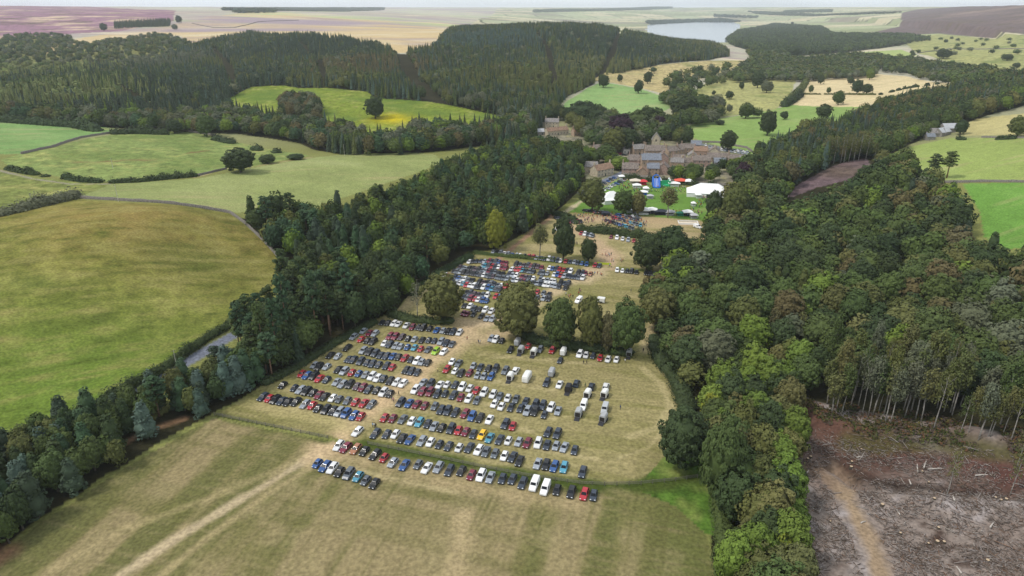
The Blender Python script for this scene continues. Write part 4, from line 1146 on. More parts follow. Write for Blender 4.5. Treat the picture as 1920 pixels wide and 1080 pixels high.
def stone_wall(px_line, label, h=1.2, w=.7, name='dry_stone_wall', m=None):
    a = np.array(px_line, float)
    P = resample(ground_at(a[:, 0], a[:, 1])[:, :2], 4.0)
    V, F = [], []
    for i, (x, y) in enumerate(P):
        q = P[min(i + 1, len(P) - 1)] - P[max(i - 1, 0)]
        q = q / (np.hypot(*q) + 1e-9)
        nx, ny = -q[1], q[0]
        z = float(hgt(x, y)); hh = h * (1 + .14 * math.sin(i * 2.3) * math.cos(i * .7))
        for o, k in ((-w / 2, -.3), (-w * .34, hh), (w * .34, hh), (w / 2, -.3)):
            V.append((x + nx * o, y + ny * o, z + k))
    for i in range(len(P) - 1):
        for k in range(3):
            F.append((4 * i + k, 4 * i + k + 1, 4 * i + 5 + k, 4 * i + 4 + k))
    F += [(0, 1, 2, 3)[::-1], tuple(4 * (len(P) - 1) + k for k in range(4))]
    return tag(link(name, np_mesh(name, V, [F], m or stone_mat)), label, 'wall')
stone_wall([(150,372),(250,378),(340,385),(430,399),(460,420),(500,458),(530,492)], "grey dry stone wall curving along the top of the sloping pasture", 1.5, 1.0)
stone_wall([(40,289),(100,276),(150,259),(236,245),(330,244),(405,255)], "dry stone wall curving round the far side of the knoll", 1.6, 1.2)
stone_wall([(366,331),(400,323),(425,317)], "short stone wall between clipped hedge and lone tree", 1.3, .9)
stone_wall([(1770,343),(1850,341),(1960,342)], "stone wall between the two right hand fields", 1.5, 1.2)
stone_wall([(1840,258),(1880,259),(1990,259)], "stone wall along the far side of the right field", 1.4, 1.0)
stone_wall([(1165,330),(1210,336),(1260,343),(1330,349),(1405,352)], "tall grey village garden wall behind the show stalls", 2.6, .8)
stone_wall([(1310,267),(1350,268),(1400,278),(1412,287)], "dark wall behind the village car park", 1.8, .8)
stone_wall([(360,44),(400,52),(440,52),(480,42),(560,38)], "stone wall crossing the bleached moor", 2.0, 2.0)
stone_wall([(1720,100),(1780,92),(1920,92)], "field wall on the upland pasture", 2.0, 1.6)
wood_mat = mat("weathered_wood", (.17, .155, .13), rough=.9, spec=.1, vary=.3, scale=3)
def rail_fence(px_line, label, step=3.2, name='post_and_rail_fence'):
    a = np.array(px_line, float)
    P = resample(ground_at(a[:, 0], a[:, 1])[:, :2], step)
    root = thing(name, (P[0][0], P[0][1], float(hgt(*P[0]))), 0, label, 'fence')
    o = np.array([P[0][0], P[0][1], float(hgt(*P[0]))])
    rails = MB()
    pts = [np.array([x, y, float(hgt(x, y))]) - o for x, y in P]
    for zz in (.45, .8, 1.12):
        rails.tube([p + np.array([0, 0, zz]) for p in pts], .055, 4)
    rails.build('rails', wood_mat, root)
    pm = MB(); pm.box((0, 0, .5), (.14, .14, 1.6))
    me = pm.mesh('post', wood_mat)
    for p in pts:
        q = link('post', me, root); q.location = p
    return root
rail_fence([(402,779),(455,790),(520,803),(615,823)], "low wooden fence between hay field and left car rows")
rail_fence([(690,834),(780,852),(900,877),(1000,896),(1090,909),(1140,911),(1200,909),(1260,903),(1308,896)], "long wooden fence curving below the lowest car rows")

# ------------------------------------------------------------------ cars
paint_mat = mat("car_paint", rough=.30, spec=.4, coat=.25, src='object', vary=.06, scale=2)
glass_mat = mat("car_glass", (.010, .013, .018), rough=.32, spec=.12)
tyre_mat = mat("tyre_rubber", (.02, .02, .02), rough=.9)
rim_mat = mat("alloy_rim", (.45, .46, .48), rough=.35, metal=.8)
lamp_mat = mat("lamp_lens", (.75, .78, .8), rough=.1, spec=.6)
red_lamp_mat = mat("tail_lens", (.35, .02, .02), rough=.2)
trim_mat = mat("black_trim", (.02, .02, .022), rough=.7)
carcol_mat = mat("car_paint_far", rough=.35, spec=.4, src='col', vary=.05, scale=2)
# body types: length, width, hood top, cowl y, roof front y, roof rear y, rear glass foot y, roof z, belt z
TYPES = {'hatchback': (4.0, 1.76, .80, -.95, -.25, 1.35, 1.85, 1.47, .95), 'saloon': (4.6, 1.82, .78, -.95, -.15, 1.05, 1.75, 1.43, .93),
         'estate car': (4.65, 1.84, .80, -1.0, -.25, 1.75, 2.2, 1.48, .95), 'off-roader': (4.6, 1.92, .98, -1.0, -.40, 1.85, 2.2, 1.76, 1.10), 'small car': (3.6, 1.66, .82, -.95, -.35, 1.2, 1.65, 1.50, .95)}
def car_meshes(tp):
    L, W, hz, yc, yf, yr, yg, zr, zb = TYPES[tp]
    h, w = L / 2, W / 2
    def sec(y, zt, ww, zl=.30, ch=.10):
        return [(-ww, y, zl), (-ww * 1.0, y, (zl + zt) * .5), (-ww + .02, y, zt - ch), (-ww + ch * 1.2, y, zt), (ww - ch * 1.2, y, zt), (ww - .02, y, zt - ch), (ww, y, (zl + zt) * .5), (ww, y, zl)]
    rear = zb - .02
    mb = MB()
    mb.loft([sec(-h, .55, w * .80, .34, .08), sec(-h + .12, .70, w * .93, .26), sec(-h + .55, hz, w * .98, .22), sec(yc, zb - .03, w, .22), sec(.3, zb, w, .22), sec(yg, rear, w * .99, .22), sec(h - .12, rear - .05, w * .95, .25), sec(h, .68, w * .86, .36)])
    def top(y, z, ww):
        return [(-ww, y, z), (ww, y, z)]
    # cabin in body colour: pillars and roof
    a, b = w - .10, w - .30
    zc = zb - .06
    rings = [[(-a, yc + .02, zc), (-b, yf, zr - .06), (-b + .10, yf + .1, zr), (b - .10, yf + .1, zr), (b, yf, zr - .06), (a, yc + .02, zc)],
             [(-a, (yf + yr) / 2, zc), (-b - .02, (yf + yr) / 2, zr - .02), (-b + .10, (yf + yr) / 2, zr + .04), (b - .10, (yf + yr) / 2, zr + .04), (b + .02, (yf + yr) / 2, zr - .02), (a, (yf + yr) / 2, zc)],
             [(-a + .02, yg, zc), (-b, yr, zr - .08), (-b + .10, yr - .1, zr - .03), (b - .10, yr - .1, zr - .03), (b, yr, zr - .08), (a - .02, yg, zc)]]
    mb.loft(rings)
    for s in (-1, 1):
        mb.box((s * (w + .05), yc + .25, zb + .05), (.18, .12, .13))
    body = mb
    parts = {}
    def quad_between(p0, p1, p2, p3, off):
        p = [Vector(q) for q in (p0, p1, p2, p3)]
        n = (p[1] - p[0]).cross(p[3] - p[0]).normalized()
        c = sum(p, Vector()) / 4
        if n.dot(Vector(off)) < 0: n = -n
        return [c + (q - c) * .88 + n * .025 for q in p]
    m = MB(); m.face(quad_between((-a, yc + .02, zc), (a, yc + .02, zc), (b, yf, zr - .05), (-b, yf, zr - .05), (0, -1, 1))); parts['windscreen'] = m
    m = MB(); m.face(quad_between((-a, yg, zc), (a, yg, zc), (b, yr, zr - .08), (-b, yr, zr - .08), (0, 1, 1))); parts['rear_window'] = m
    sides = []
    for s in (-1, 1):
        m = MB()
        ym = (yf + yr) / 2
        m.face(quad_between((s * a, yc + .18, zc + .03), (s * a, ym - .03, zc + .03), (s * (b + .02), ym - .03, zr - .07), (s * b, yf + .06, zr - .10), (s, 0, .3)))
        m.face(quad_between((s * a, ym + .03, zc + .03), (s * (a - .02), yg - .15, zc + .03), (s * b, yr - .05, zr - .12), (s * (b + .02), ym + .03, zr - .07), (s, 0, .3)))
        sides.append(m)
    parts['side_window'] = sides
    wr = .31 if tp != 'off-roader' else .37
    m = MB(); m.cyl((0, 0, 0), wr, .22, 12, 'x')
    parts['wheel'] = (m, [(s * (w - .09), y, wr) for s in (-1, 1) for y in (-h + .82, h - .85)])
    m = MB(); m.cyl((0, 0, 0), wr * .6, .235, 10, 'x'); parts['rim'] = m
    m = MB(); m.box((0, 0, 0), (.36, .14, .16)); parts['headlight'] = (m, [(s * (w * .80 - .16), -h + .10, .63) for s in (-1, 1)])
    m = MB(); m.box((0, 0, 0), (.26, .08, .24)); parts['tail_light'] = (m, [(s * (w * .86 - .13), h - .06, .78) for s in (-1, 1)])
    return body, parts
CAR = {}
for tp in TYPES:
    body, parts = car_meshes(tp)
    key = tp.replace(' ', '_').replace('-', '_')
    CAR[tp] = dict(body=body.mesh(key + "_body", paint_mat), windscreen=parts['windscreen'].mesh("windscreen", glass_mat), rear=parts['rear_window'].mesh("rear_window", glass_mat),
                   sides=[m.mesh("side_window", glass_mat) for m in parts['side_window']], wheel=parts['wheel'][0].mesh("wheel", tyre_mat), wpos=parts['wheel'][1], rim=parts['rim'].mesh("rim", rim_mat),
                   head=parts['headlight'][0].mesh("headlight", lamp_mat), hpos=parts['headlight'][1], tail=parts['tail_light'][0].mesh("tail_light", red_lamp_mat), tpos=parts['tail_light'][1])
    # one-mesh version for cars too far away to show their parts
    mb = MB()
    for src, mi in [(body, 0), (parts['windscreen'], 1), (parts['rear_window'], 1), (parts['side_window'][0], 1), (parts['side_window'][1], 1)]:
        o = len(mb.v); mb.v += src.v; mb.f += [tuple(o + i for i in f) for f in src.f]; mb.m += [mi] * len(src.f)
    for p in parts['wheel'][1]:
        mb.cyl(p, .31, .22, 8, 'x', 2)
    for p in parts['headlight'][1]:
        mb.box(p, (.36, .14, .16), 3)
    CAR[tp]['whole'] = mb
    CAR[tp]['whole_me'] = mb.mesh(key, [paint_mat, glass_mat, tyre_mat, lamp_mat])
CC = {'k': ('black', (.016, .017, .02)), 'd': ('dark blue grey', (.032, .042, .062)), 'b': ('blue', (.03, .085, .24)), 's': ('silver', (.27, .295, .33)), 'w': ('white', (.68, .68, .68)), 'r': ('bright red', (.36, .025, .035)),
      'm': ('maroon', (.17, .018, .04)), 't': ('light blue', (.07, .26, .36)), 'g': ('mid grey', (.10, .115, .135)), 'y': ('yellow', (.72, .42, .02)), 'o': ('copper brown', (.34, .15, .08)), 'l': ('lime green', (.30, .50, .03)), 'p': ('dark mauve', (.09, .06, .075)), 'W': ('white', (.8, .8, .8))}
ORD = ['first', 'second', 'third', 'fourth', 'fifth', 'sixth', 'seventh', 'eighth', 'ninth', 'tenth', 'eleventh', 'twelfth', 'thirteenth', 'fourteenth', 'fifteenth', 'sixteenth', 'seventeenth', 'eighteenth', 'nineteenth', 'twentieth',
       'twenty-first', 'twenty-second', 'twenty-third', 'twenty-fourth', 'twenty-fifth', 'twenty-sixth', 'twenty-seventh', 'twenty-eighth', 'twenty-ninth', 'thirtieth']
ROWDIR = math.atan2(21.6, 69.5)               # rows run across this; cars stand at right angles to them
HEAD = math.atan2(-21.6, 69.5)                # heading of a car whose front (-Y) faces down the slope of the picture
def car_color(c):
    f = np.array(CC[c][1])
    return np.clip(f * rnd.uniform(.85, 1.15), 0, .85)
def make_car(tp, x, y, rz, c, label, group, parts=True):
    z = float(hgt(x, y))
    D = CAR[tp]
    colr = (*car_color(c), 1)
    if not parts:
        o = link("parked_car", D['whole_me'])
        o.location = (x, y, z); o.rotation_euler = (0, 0, rz); o.color = colr
        return tag(o, label, 'car', group)
    t = thing("parked_car", (x, y, z), rz, label, 'car', group)
    link('body', D['body'], t).color = colr
    link('windscreen', D['windscreen'], t)
    link('rear_window', D['rear'], t)
    for m in D['sides']: link('side_window', m, t)
    for p in D['wpos']:
        w = link('wheel', D['wheel'], t); w.location = p
        link('rim', D['rim'], w)
    for p in D['hpos']: link('headlight', D['head'], t).location = p
    return t
def conv(ox, oy, sc, s):
    out = []
    for tok in s.split():
        xs, ys, c = tok.split(',')
        out.append((ox + float(xs) / sc, oy + float(ys) / sc, c))
    return out
c1, c2, c3, c4, c5, c6, c7, c8 = [lambda s, o=o: conv(o[0], o[1], 8, s) for o in ((480,590),(480,680),(680,590),(680,680),(580,790),(760,770),(940,800),(900,680))]
LB = 'row of the left block'
ROWS = [
 ('top ' + LB, c3("290,115,k 375,120,k 470,125,w 535,135,w 655,155,w 745,180,m 835,185,k 905,195,k 1005,205,k 1110,225,b 1205,235,s 1280,245,k 1355,255,d 1450,260,w")),
 ('second ' + LB, c1("1610,240,s 1700,270,m 1785,275,s") + c3("410,320,m 490,325,m 585,330,p 680,355,k 775,365,s 890,375,k 990,380,d 1075,390,d 1175,400,s 1255,420,d 1340,435,g")),
 ('third ' + LB, c1("1465,325,s 1575,365,r 1670,385,k 1755,400,k") + c3("325,425,w 405,440,d 495,460,s 565,475,s 670,485,b 775,490,t 870,510,r 985,515,g 1095,545,l 1215,550,w")),
 ('fourth ' + LB, c1("1370,490,k 1610,535,s 1705,555,k") + c3("190,575,d 270,600,d 355,615,d 450,615,b 535,630,k 630,645,r 720,670,d 815,690,w 885,705,s 975,715,k")),
 ('fifth ' + LB, c1("1115,600,k 1225,620,s 1390,660,d 1460,670,d 1570,695,d 1665,715,d 1745,730,d 1840,745,d") + c3("355,760,d 440,785,r 650,825,k 730,840,d 820,860,d")),
 ('sixth ' + LB, c1("880,750,s 945,775,k 1060,775,s 1235,815,k 1325,845,s 1435,865,r 1540,880,b 1640,895,s") + c3("140,920,w 225,945,w 310,955,d 410,985,k 510,1005,w 605,1025,w")),
 ('seventh ' + LB, c2("685,160,r 765,185,b 870,195,k 950,230,r 1060,250,d 1210,280,s 1300,315,s 1410,320,k 1510,350,p 1600,365,m 1690,395,d 1805,410,k") + c4("310,440,w 405,460,k")),
 ('eighth ' + LB, c2("400,330,k 575,375,d 670,400,s 760,425,k 855,445,k 945,475,m 1030,500,k 1150,525,w 1250,545,g 1370,565,g 1490,585,r 1615,600,r 1730,620,g")),
 ('lowest ' + LB, c2("105,505,d 200,530,r 290,550,k 385,565,d 480,580,k 600,580,k 735,615,s 840,635,r 930,680,k 1050,700,k 1155,715,k 1250,735,s 1350,755,b 1470,785,b 1570,800,r")),
 ('top row of the right block', c3("1340,700,w 1440,720,g 1660,760,s 1765,780,d") + c8("125,80,k 235,85,d 380,115,g")),
 ('second row of the right block', c3("1260,810,r 1385,840,w 1475,870,k 1600,870,m 1720,905,s 1815,915,s") + c8("165,200,b")),
 ('third row of the right block', c4("905,290,s 1020,310,d 1155,325,w 1265,325,w 1385,325,d 1490,360,w 1605,380,w 1705,410,r") + c8("60,440,w 195,465,w 295,495,g 415,525,w 540,535,g 685,575,d 830,620,d 940,635,d 1065,665,w 1170,715,s")),
 ('fourth row of the right block', c4("790,400,w 895,425,m 1010,435,m 1120,460,d 1235,460,d 1360,480,d 1470,515,m 1590,530,w 1715,555,g") + c8("215,610,w 320,650,w 465,660,d 605,680,d 710,720,s 825,725,k 965,775,d")),
 ('fifth row of the right block', c4("570,590,d 695,600,b 810,615,m 930,640,m 1080,645,g 1175,700,d 1275,715,d 1390,740,d 1535,755,m 1640,800,b 1760,820,k") + c6("1260,125,w 1500,195,d 1610,225,r")),
 ('sixth row of the right block', c4("325,820,r 450,830,m 600,840,g 735,870,w 850,885,t 975,910,d 1070,945,s 1185,970,k 1325,985,d 1435,1010,r") + c6("905,310,m 1020,345,d 1150,355,y 1265,400,t 1415,425,d 1545,445,w 1700,460,s 1830,475,m") + c7("550,240,w 685,265,d 820,280,s 945,300,s 1100,345,d")),
 ('pair above the sixth row', c7("700,75,d 840,100,d")),
 ('row just above the fence', c5("720,145,w 990,175,d 1160,185,d 1290,185,w 1390,245,k 1510,265,b 1685,285,s 1815,305,w") + c6("510,500,d 650,525,d 805,550,w 960,545,d 1100,580,w 1210,605,g 1345,635,g 1485,670,w 1610,685,d 1715,745,k") + c7("545,545,s 670,560,k 795,585,b 940,600,t 1220,670,d")),
 ('long row just below the fence', c5("440,355,w 545,385,m 695,405,o 825,440,k 985,490,k 1120,540,r 1250,610,s 1425,645,b 1630,640,g 1760,690,w") + c6("495,840,s 660,885,d 840,895,k 990,955,m 1135,965,w 1275,990,s 1455,1010,d 1605,1020,d") + c7("320,835,d 495,850,W 660,910,W 835,940,k 1050,970,k 1245,1000,r 1385,1020,d")),
 ('lowest short row in the hay field', c5("120,625,b 235,665,b 345,690,w 450,750,k 590,780,g 730,820,t 845,880,g 975,925,k")),
 ('row under the car park trees', conv(900, 600, 6.39, "135,215,s 190,230,w 260,245,k 365,350,k 720,345,g 960,480,d 1195,405,w 1270,415,w 1355,425,d 575,310,r 865,355,r 1440,450,r 1535,465,w 1635,470,w")),
 ('row behind the largest tree', conv(840, 540, 9.6, "280,445,m 340,460,m 460,465,k 600,500,k 700,540,s 800,550,s")),
 ('upper row beside the largest tree', conv(840, 540, 9.6, "295,310,k 395,320,w 470,365,d 565,375,k 670,390,w 780,410,w")),
 ('row right of the largest tree', conv(840, 540, 9.6, "1605,65,r 1720,85,g 1820,105,k 1605,165,g 1720,180,s 1815,190,k")),
]
ncar = 0
TPW = (['hatchback'] * 6 + ['small car'] * 2 + ['estate car'] * 4 + ['off-roader'] * 4 + ['saloon'] * 3)
SPECIAL = {}
for rn, cars in ROWS:
    cars = sorted(cars, key=lambda q: q[0])
    for i, (px, py, c) in enumerate(cars):
        p = g1(px, py, .75)
        near = py > 640
        if c == 'W':
            SPECIAL[(px, py)] = p
            continue
        tp = rnd.choice(TPW)
        if c == 'r' and tp == 'off-roader': tp = 'hatchback'
        if c in 'oy': tp = 'estate car'
        lead = HEAD + math.pi / 2 * 0 + rnd.uniform(-.06, .06)
        label = f"{CC[c][0]} {tp}, {ORD[i]} from the left, {rn}"
        make_car(tp, p.x, p.y, lead, c, label, 'cars parked in rows on the show field', near)
        ncar += 1
print("cars", ncar)
# cars in the far blocks: beyond the three hundred that show largest, one mass
def far_cars(name, label, spots):
    Vs, Fs, Cs, nv = [], [], [], 0
    for (x, y, rz, c) in spots:
        D = CAR[rnd.choice(TPW)]['whole']
        v = np.array(D.v)
        ca_, sa_ = math.cos(rz), math.sin(rz)
        z = float(hgt(x, y))
        Vs.append(np.stack([v[:, 0] * ca_ - v[:, 1] * sa_ + x, v[:, 0] * sa_ + v[:, 1] * ca_ + y, v[:, 2] + z], 1))
        Fs.append((D.f, D.m, nv)); nv += len(v)
        Cs.append(np.repeat(car_color(c)[None, :], len(v), 0))
    V = np.concatenate(Vs); C = np.concatenate(Cs)
    me = bpy.data.meshes.new(name)
    me.from_pydata(V.tolist(), [], [tuple(i + o for i in f) for F, M, o in Fs for f in F])
    for m in (carcol_mat, glass_mat, tyre_mat, lamp_mat): me.materials.append(m)
    me.polygons.foreach_set("material_index", [q for F, M, o in Fs for q in M])
    a = me.color_attributes.new("col", 'FLOAT_COLOR', 'POINT')
    a.data.foreach_set("color", np.concatenate([C, np.ones((len(C), 1))], 1).astype(np.float32).ravel())
    me.update()
    return tag(link(name, me), label, kind='stuff')
spots = []
def far_row(p0, p1, seq, head=HEAD, jit=.1, bend=None):
    pts = ground_at([p0[0], p1[0]], [p0[1], p1[1]], .7)
    n = len(seq)
    for i, c in enumerate(seq):
        if c == '.': continue
        t = i / max(1, n - 1)
        x, y = pts[0][:2] * (1 - t) + pts[1][:2] * t
        spots.append((x + rnd.uniform(-.3, .3), y + rnd.uniform(-.5, .5), head + rnd.uniform(-jit, jit), c))
far_row((924,472), (1124,498), "skswsbswdrrsddwddwrdsdbb.rd")
far_row((879,490), (908,489), "wkdds")
far_row((917,488), (1106,513), "mddbmm..kdpdmkpm.wbdrrdw.kdmo")
far_row((904,497), (1092,521), "stdrdwmm.wrrtkgd.dgs.wbrsdddgw")
far_row((862,500), (1066,532), "pgskkpkgsmdgkk.dsw.mpdw.gwsww.kdd")
far_row((852,508), (1062,539), "kgskkkkddwgdpgggs.swpmggdsdwwssd.k")
far_row((833,516), (948,536), "wmkdbswgk.kpkgdgwr")
far_row((850,529), (935,543), "dswtrwwdkwbtdd")
far_row((866,547), (938,557), "wkdppgw.rb")
far_row((869,556), (912,564), "dgmrwbb")
far_row((1090,437), (1118,443), "rwdsg.")
far_row((1146,444), (1188,451), "mwwsr")
far_row((1158,506), (1246,515), "wwkkk.kkkkw")
far_row((1241,519), (1245,528), "ww", HEAD + 1.5)
far_row((1042,408), (1066,414), "kdgkd", HEAD + .9, .5)
far_row((1068,416), (1090,415), "mpmk", HEAD + .6, .6)
far_row((1052,402), (1064,404), "gsk", HEAD + .6, .6)
far_row((1140,414), (1186,428), "pmkdbbtdg", HEAD + .5, .5)
far_row((1150,408), (1200,422), "mrpbdotggt", HEAD + .5, .5)
far_row((1162,404), (1195,412), "bogpgd", HEAD + .5, .6)
far_row((1098,394), (1140,400), "kddskdk", HEAD + 1.2, .3)
far_row((1158,402), (1196,407), "kdskwg", HEAD + 1.2, .3)
far_row((1100,372), (1168,338), "swssgwswsbds", HEAD + .9, .2)
far_row((1128,346), (1152,333), "bdbdb", HEAD + .8, .2)
far_row((1318,271), (1402,285), "swssdswssgswsws", 0.1, .3)
far_row((1322,275), (1398,288), "sswsgwsdswsss", 0.1, .3)
far_row((1156,286), (1170,290), "kmrk", 1.4, .2)
far_cars("distant_parked_cars", "hundreds of small parked cars filling the far end of the show field", spots)

# ------------------------------------------------------------------ trailers, vans, caravan
white_mat = mat("white_panel", (.72, .72, .70), rough=.45, vary=.06, scale=1.5)
grey_mat = mat("grey_panel", (.36, .37, .38), rough=.5, vary=.08, scale=1.5)
dark_mat = mat("dark_panel", (.03, .03, .035), rough=.5, vary=.1, scale=1.5)
opening_shade_mat = mat("opening_shade", (.03, .026, .024), rough=.9)  # near-black colour that paints the shade inside openings
def wheels(t, pos, r=.32):
    m = MB(); m.cyl((0, 0, 0), r, .22, 12, 'x'); me = m.mesh("wheel", tyre_mat)
    m = MB(); m.cyl((0, 0, 0), r * .55, .235, 10, 'x'); mr = m.mesh("rim", rim_mat)
    for p in pos:
        w = link('wheel', me, t); w.location = p
        link('rim', mr, w)
def horse_trailer(px, py, m, label, rz=HEAD, ramp=True):
    p = g1(px, py, 1.0)
    t = thing("horse_trailer", p, rz, label, 'trailer')
    mb = MB()                                  # rear towards -Y is closed; a dark sheet paints the shade inside
    w, L, h0, h1 = .95, 3.3, .45, 2.45
    prof = [(-w, h0), (w, h0), (w, 2.05), (.6, h1), (-.6, h1), (-w, 2.05)]
    mb.loft([[(x, -L / 2, z) for x, z in prof], [(x, L / 2 - .5, z) for x, z in prof], [(x * .8, L / 2, .5 + (z - h0) * .84) for x, z in prof]])
    mb.build('box', m, t)
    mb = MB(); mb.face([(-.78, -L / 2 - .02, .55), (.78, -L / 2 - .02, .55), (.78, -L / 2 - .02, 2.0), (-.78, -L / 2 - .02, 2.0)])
    mb.build('rear_opening', opening_shade_mat, t)
    if ramp:
        mb = MB(); mb.face([(-.8, -L / 2 - .05, .5), (.8, -L / 2 - .05, .5), (.8, -L / 2 - 1.6, .06), (-.8, -L / 2 - 1.6, .06)])
        mb.box((0, -L / 2 - .82, .20), (1.5, .06, .06)); mb.build('ramp', dark_mat, t)
    mb = MB(); mb.tube([(-.5, L / 2, .45), (0, L / 2 + 1.1, .45)], .06, 5); mb.tube([(.5, L / 2, .45), (0, L / 2 + 1.1, .45)], .06, 5); mb.build('drawbar', trim_mat, t)
    mb = MB()
    for s in (-1, 1): mb.box((s * (w + .13), 0, .72), (.26, 1.7, .08))
    mb.build('mudguards', trim_mat, t)
    wheels(t, [(s * (w + .13), y, .32) for s in (-1, 1) for y in (-.42, .42)])
    return t
def van(px, py, label, colr=(.78, .78, .78), rz=HEAD, name="van", L=5.0):
    p = g1(px, py, 1.0)
    t = thing(name, p, rz, label, 'van')
    mb = MB()
    h = L / 2
    def sec(y, zt, w, zl=.3, tp=.12): return [(-w, y, zl), (-w, y, zl + (zt - zl) * .55), (-w + tp, y, zt - .08), (-w + tp + .12, y, zt), (w - tp - .12, y, zt), (w - tp, y, zt - .08), (w, y, zl + (zt - zl) * .55), (w, y, zl)]
    mb.loft([sec(-h, .75, .82, .35, .05), sec(-h + .25, .98, .92, .28, .05), sec(-h + .95, 1.12, .95, .28, .05), sec(-h + 1.75, 1.98, .95), sec(-h + 2.2, 2.06, .95), sec(h - .15, 2.04, .95), sec(h, 1.95, .93)])
    mb.build('body', paint_mat, t).color = (*colr, 1)
    mb = MB(); mb.face([(-.78, -h + 1.02, 1.19), (.78, -h + 1.02, 1.19), (.66, -h + 1.68, 1.92), (-.66, -h + 1.68, 1.92)]); mb.build('windscreen', glass_mat, t)
    for s in (-1, 1):
        mb = MB(); mb.face([(s * .975, -h + 1.5, 1.25), (s * .975, -h + 2.5, 1.25), (s * .90, -h + 2.5, 1.75), (s * .90, -h + 1.85, 1.75)]); mb.build('side_window', glass_mat, t)
        mb = MB(); mb.box((0, 0, 0), (.28, .12, .22)); mb.build('headlight', lamp_mat, t).location = (s * .66, -h + .03, .72)
    wheels(t, [(s * .88, y, .33) for s in (-1, 1) for y in (-h + 1.0, h - 1.1)], .33)
    return t
for (px, py), p in SPECIAL.items():
    van(px, py, "left of two white vans below the fence" if px < 1010 else "right of two white vans below the fence")
van(1094, 759, "white van in front of the silver trailer on the open field")
van(1134, 765, "silver van parked at the far right of the open field", (.42, .44, .46))
van(1085, 562, "white van parked behind the car park trees", rz=HEAD - .2)
van(1308, 424, "lone white van on the field below the show ring", rz=HEAD + .9)
van(1045, 428, "white van near the tall trees by the vintage cars", rz=HEAD)
trailer_cars = [(967,694,'w',1), (1025,717,'d',1), (1049,720,'w',0), (1081,718,'d',1), (1109,724,'d',1), (1136,724,'w',1)]
for k, (px, py, c, tow) in enumerate(trailer_cars):
    p = g1(px, py, .75)
    make_car('off-roader' if tow else 'saloon', p.x, p.y, HEAD + (math.pi if px in (967, 1081, 1109, 1136) else 0), c, f"{CC[c][0]} car, {ORD[k]} from the left among the trailers", 'cars beside the trailers')
horse_trailer(957, 706, white_mat, "white horse trailer behind a white car, leftmost on the open field")
horse_trailer(1034, 699, grey_mat, "grey horse trailer above a dark car", HEAD + math.pi)
horse_trailer(1066, 728, dark_mat, "black horse trailer with its back open")
horse_trailer(1102, 738, white_mat, "white horse trailer with dark blue back behind a dark car", HEAD - .1)
horse_trailer(1134, 738, white_mat, "white horse trailer with a maroon back at the right", HEAD - .15)
horse_trailer(1085, 774, grey_mat, "silver horse trailer with open black back beside the white van")
horse_trailer(1132, 783, grey_mat, "silver horse trailer with its black rear open, lowest right on the field", HEAD - .15)
horse_trailer(970, 642, grey_mat, "grey horse trailer under the largest tree behind a black car", HEAD + math.pi, False)
horse_trailer(977, 656, grey_mat, "grey trailer with a pale ramp, second under the tree row")
horse_trailer(1001, 660, white_mat, "white trailer with a dark back under the tree row")
horse_trailer(1056, 660, white_mat, "white trailer above a dark car by the tree row", HEAD + math.pi, False)
horse_trailer(1180, 662, grey_mat, "grey trailer half under the broad tree at the right of the row")
horse_trailer(1127, 563, white_mat, "white trailer standing sideways behind the car park trees", HEAD + 1.55, False)
p = g1(988, 706, 1.2)                          # covered caravan
t = thing("caravan", p, HEAD, "rounded white caravan on the open field", "caravan")
mb = MB()
prof = lambda y, s, zt: [(-1.1 * s, y, .4), (-1.15 * s, y, 1.2), (-1.05 * s, y, zt - .25), (-.7 * s, y, zt), (.7 * s, y, zt), (1.05 * s, y, zt - .25), (1.15 * s, y, 1.2), (1.1 * s, y, .4)]
mb.loft([prof(-2.7, .8, 1.7), prof(-2.45, .95, 2.35), prof(-1.6, 1, 2.6), prof(1.6, 1, 2.6), prof(2.5, .96, 2.3), prof(2.75, .84, 1.6)])
mb.build('body', white_mat, t)
mb = MB(); mb.face([(-.7, -2.655, 1.45), (.7, -2.655, 1.45), (.66, -2.52, 2.05), (-.66, -2.52, 2.05)]); mb.build('window', glass_mat, t)
mb = MB(); mb.tube([(0, 2.7, .45), (0, 3.9, .45)], .07, 5); mb.build('drawbar', trim_mat, t)
wheels(t, [(s * 1.0, 0, .32) for s in (-1, 1)])

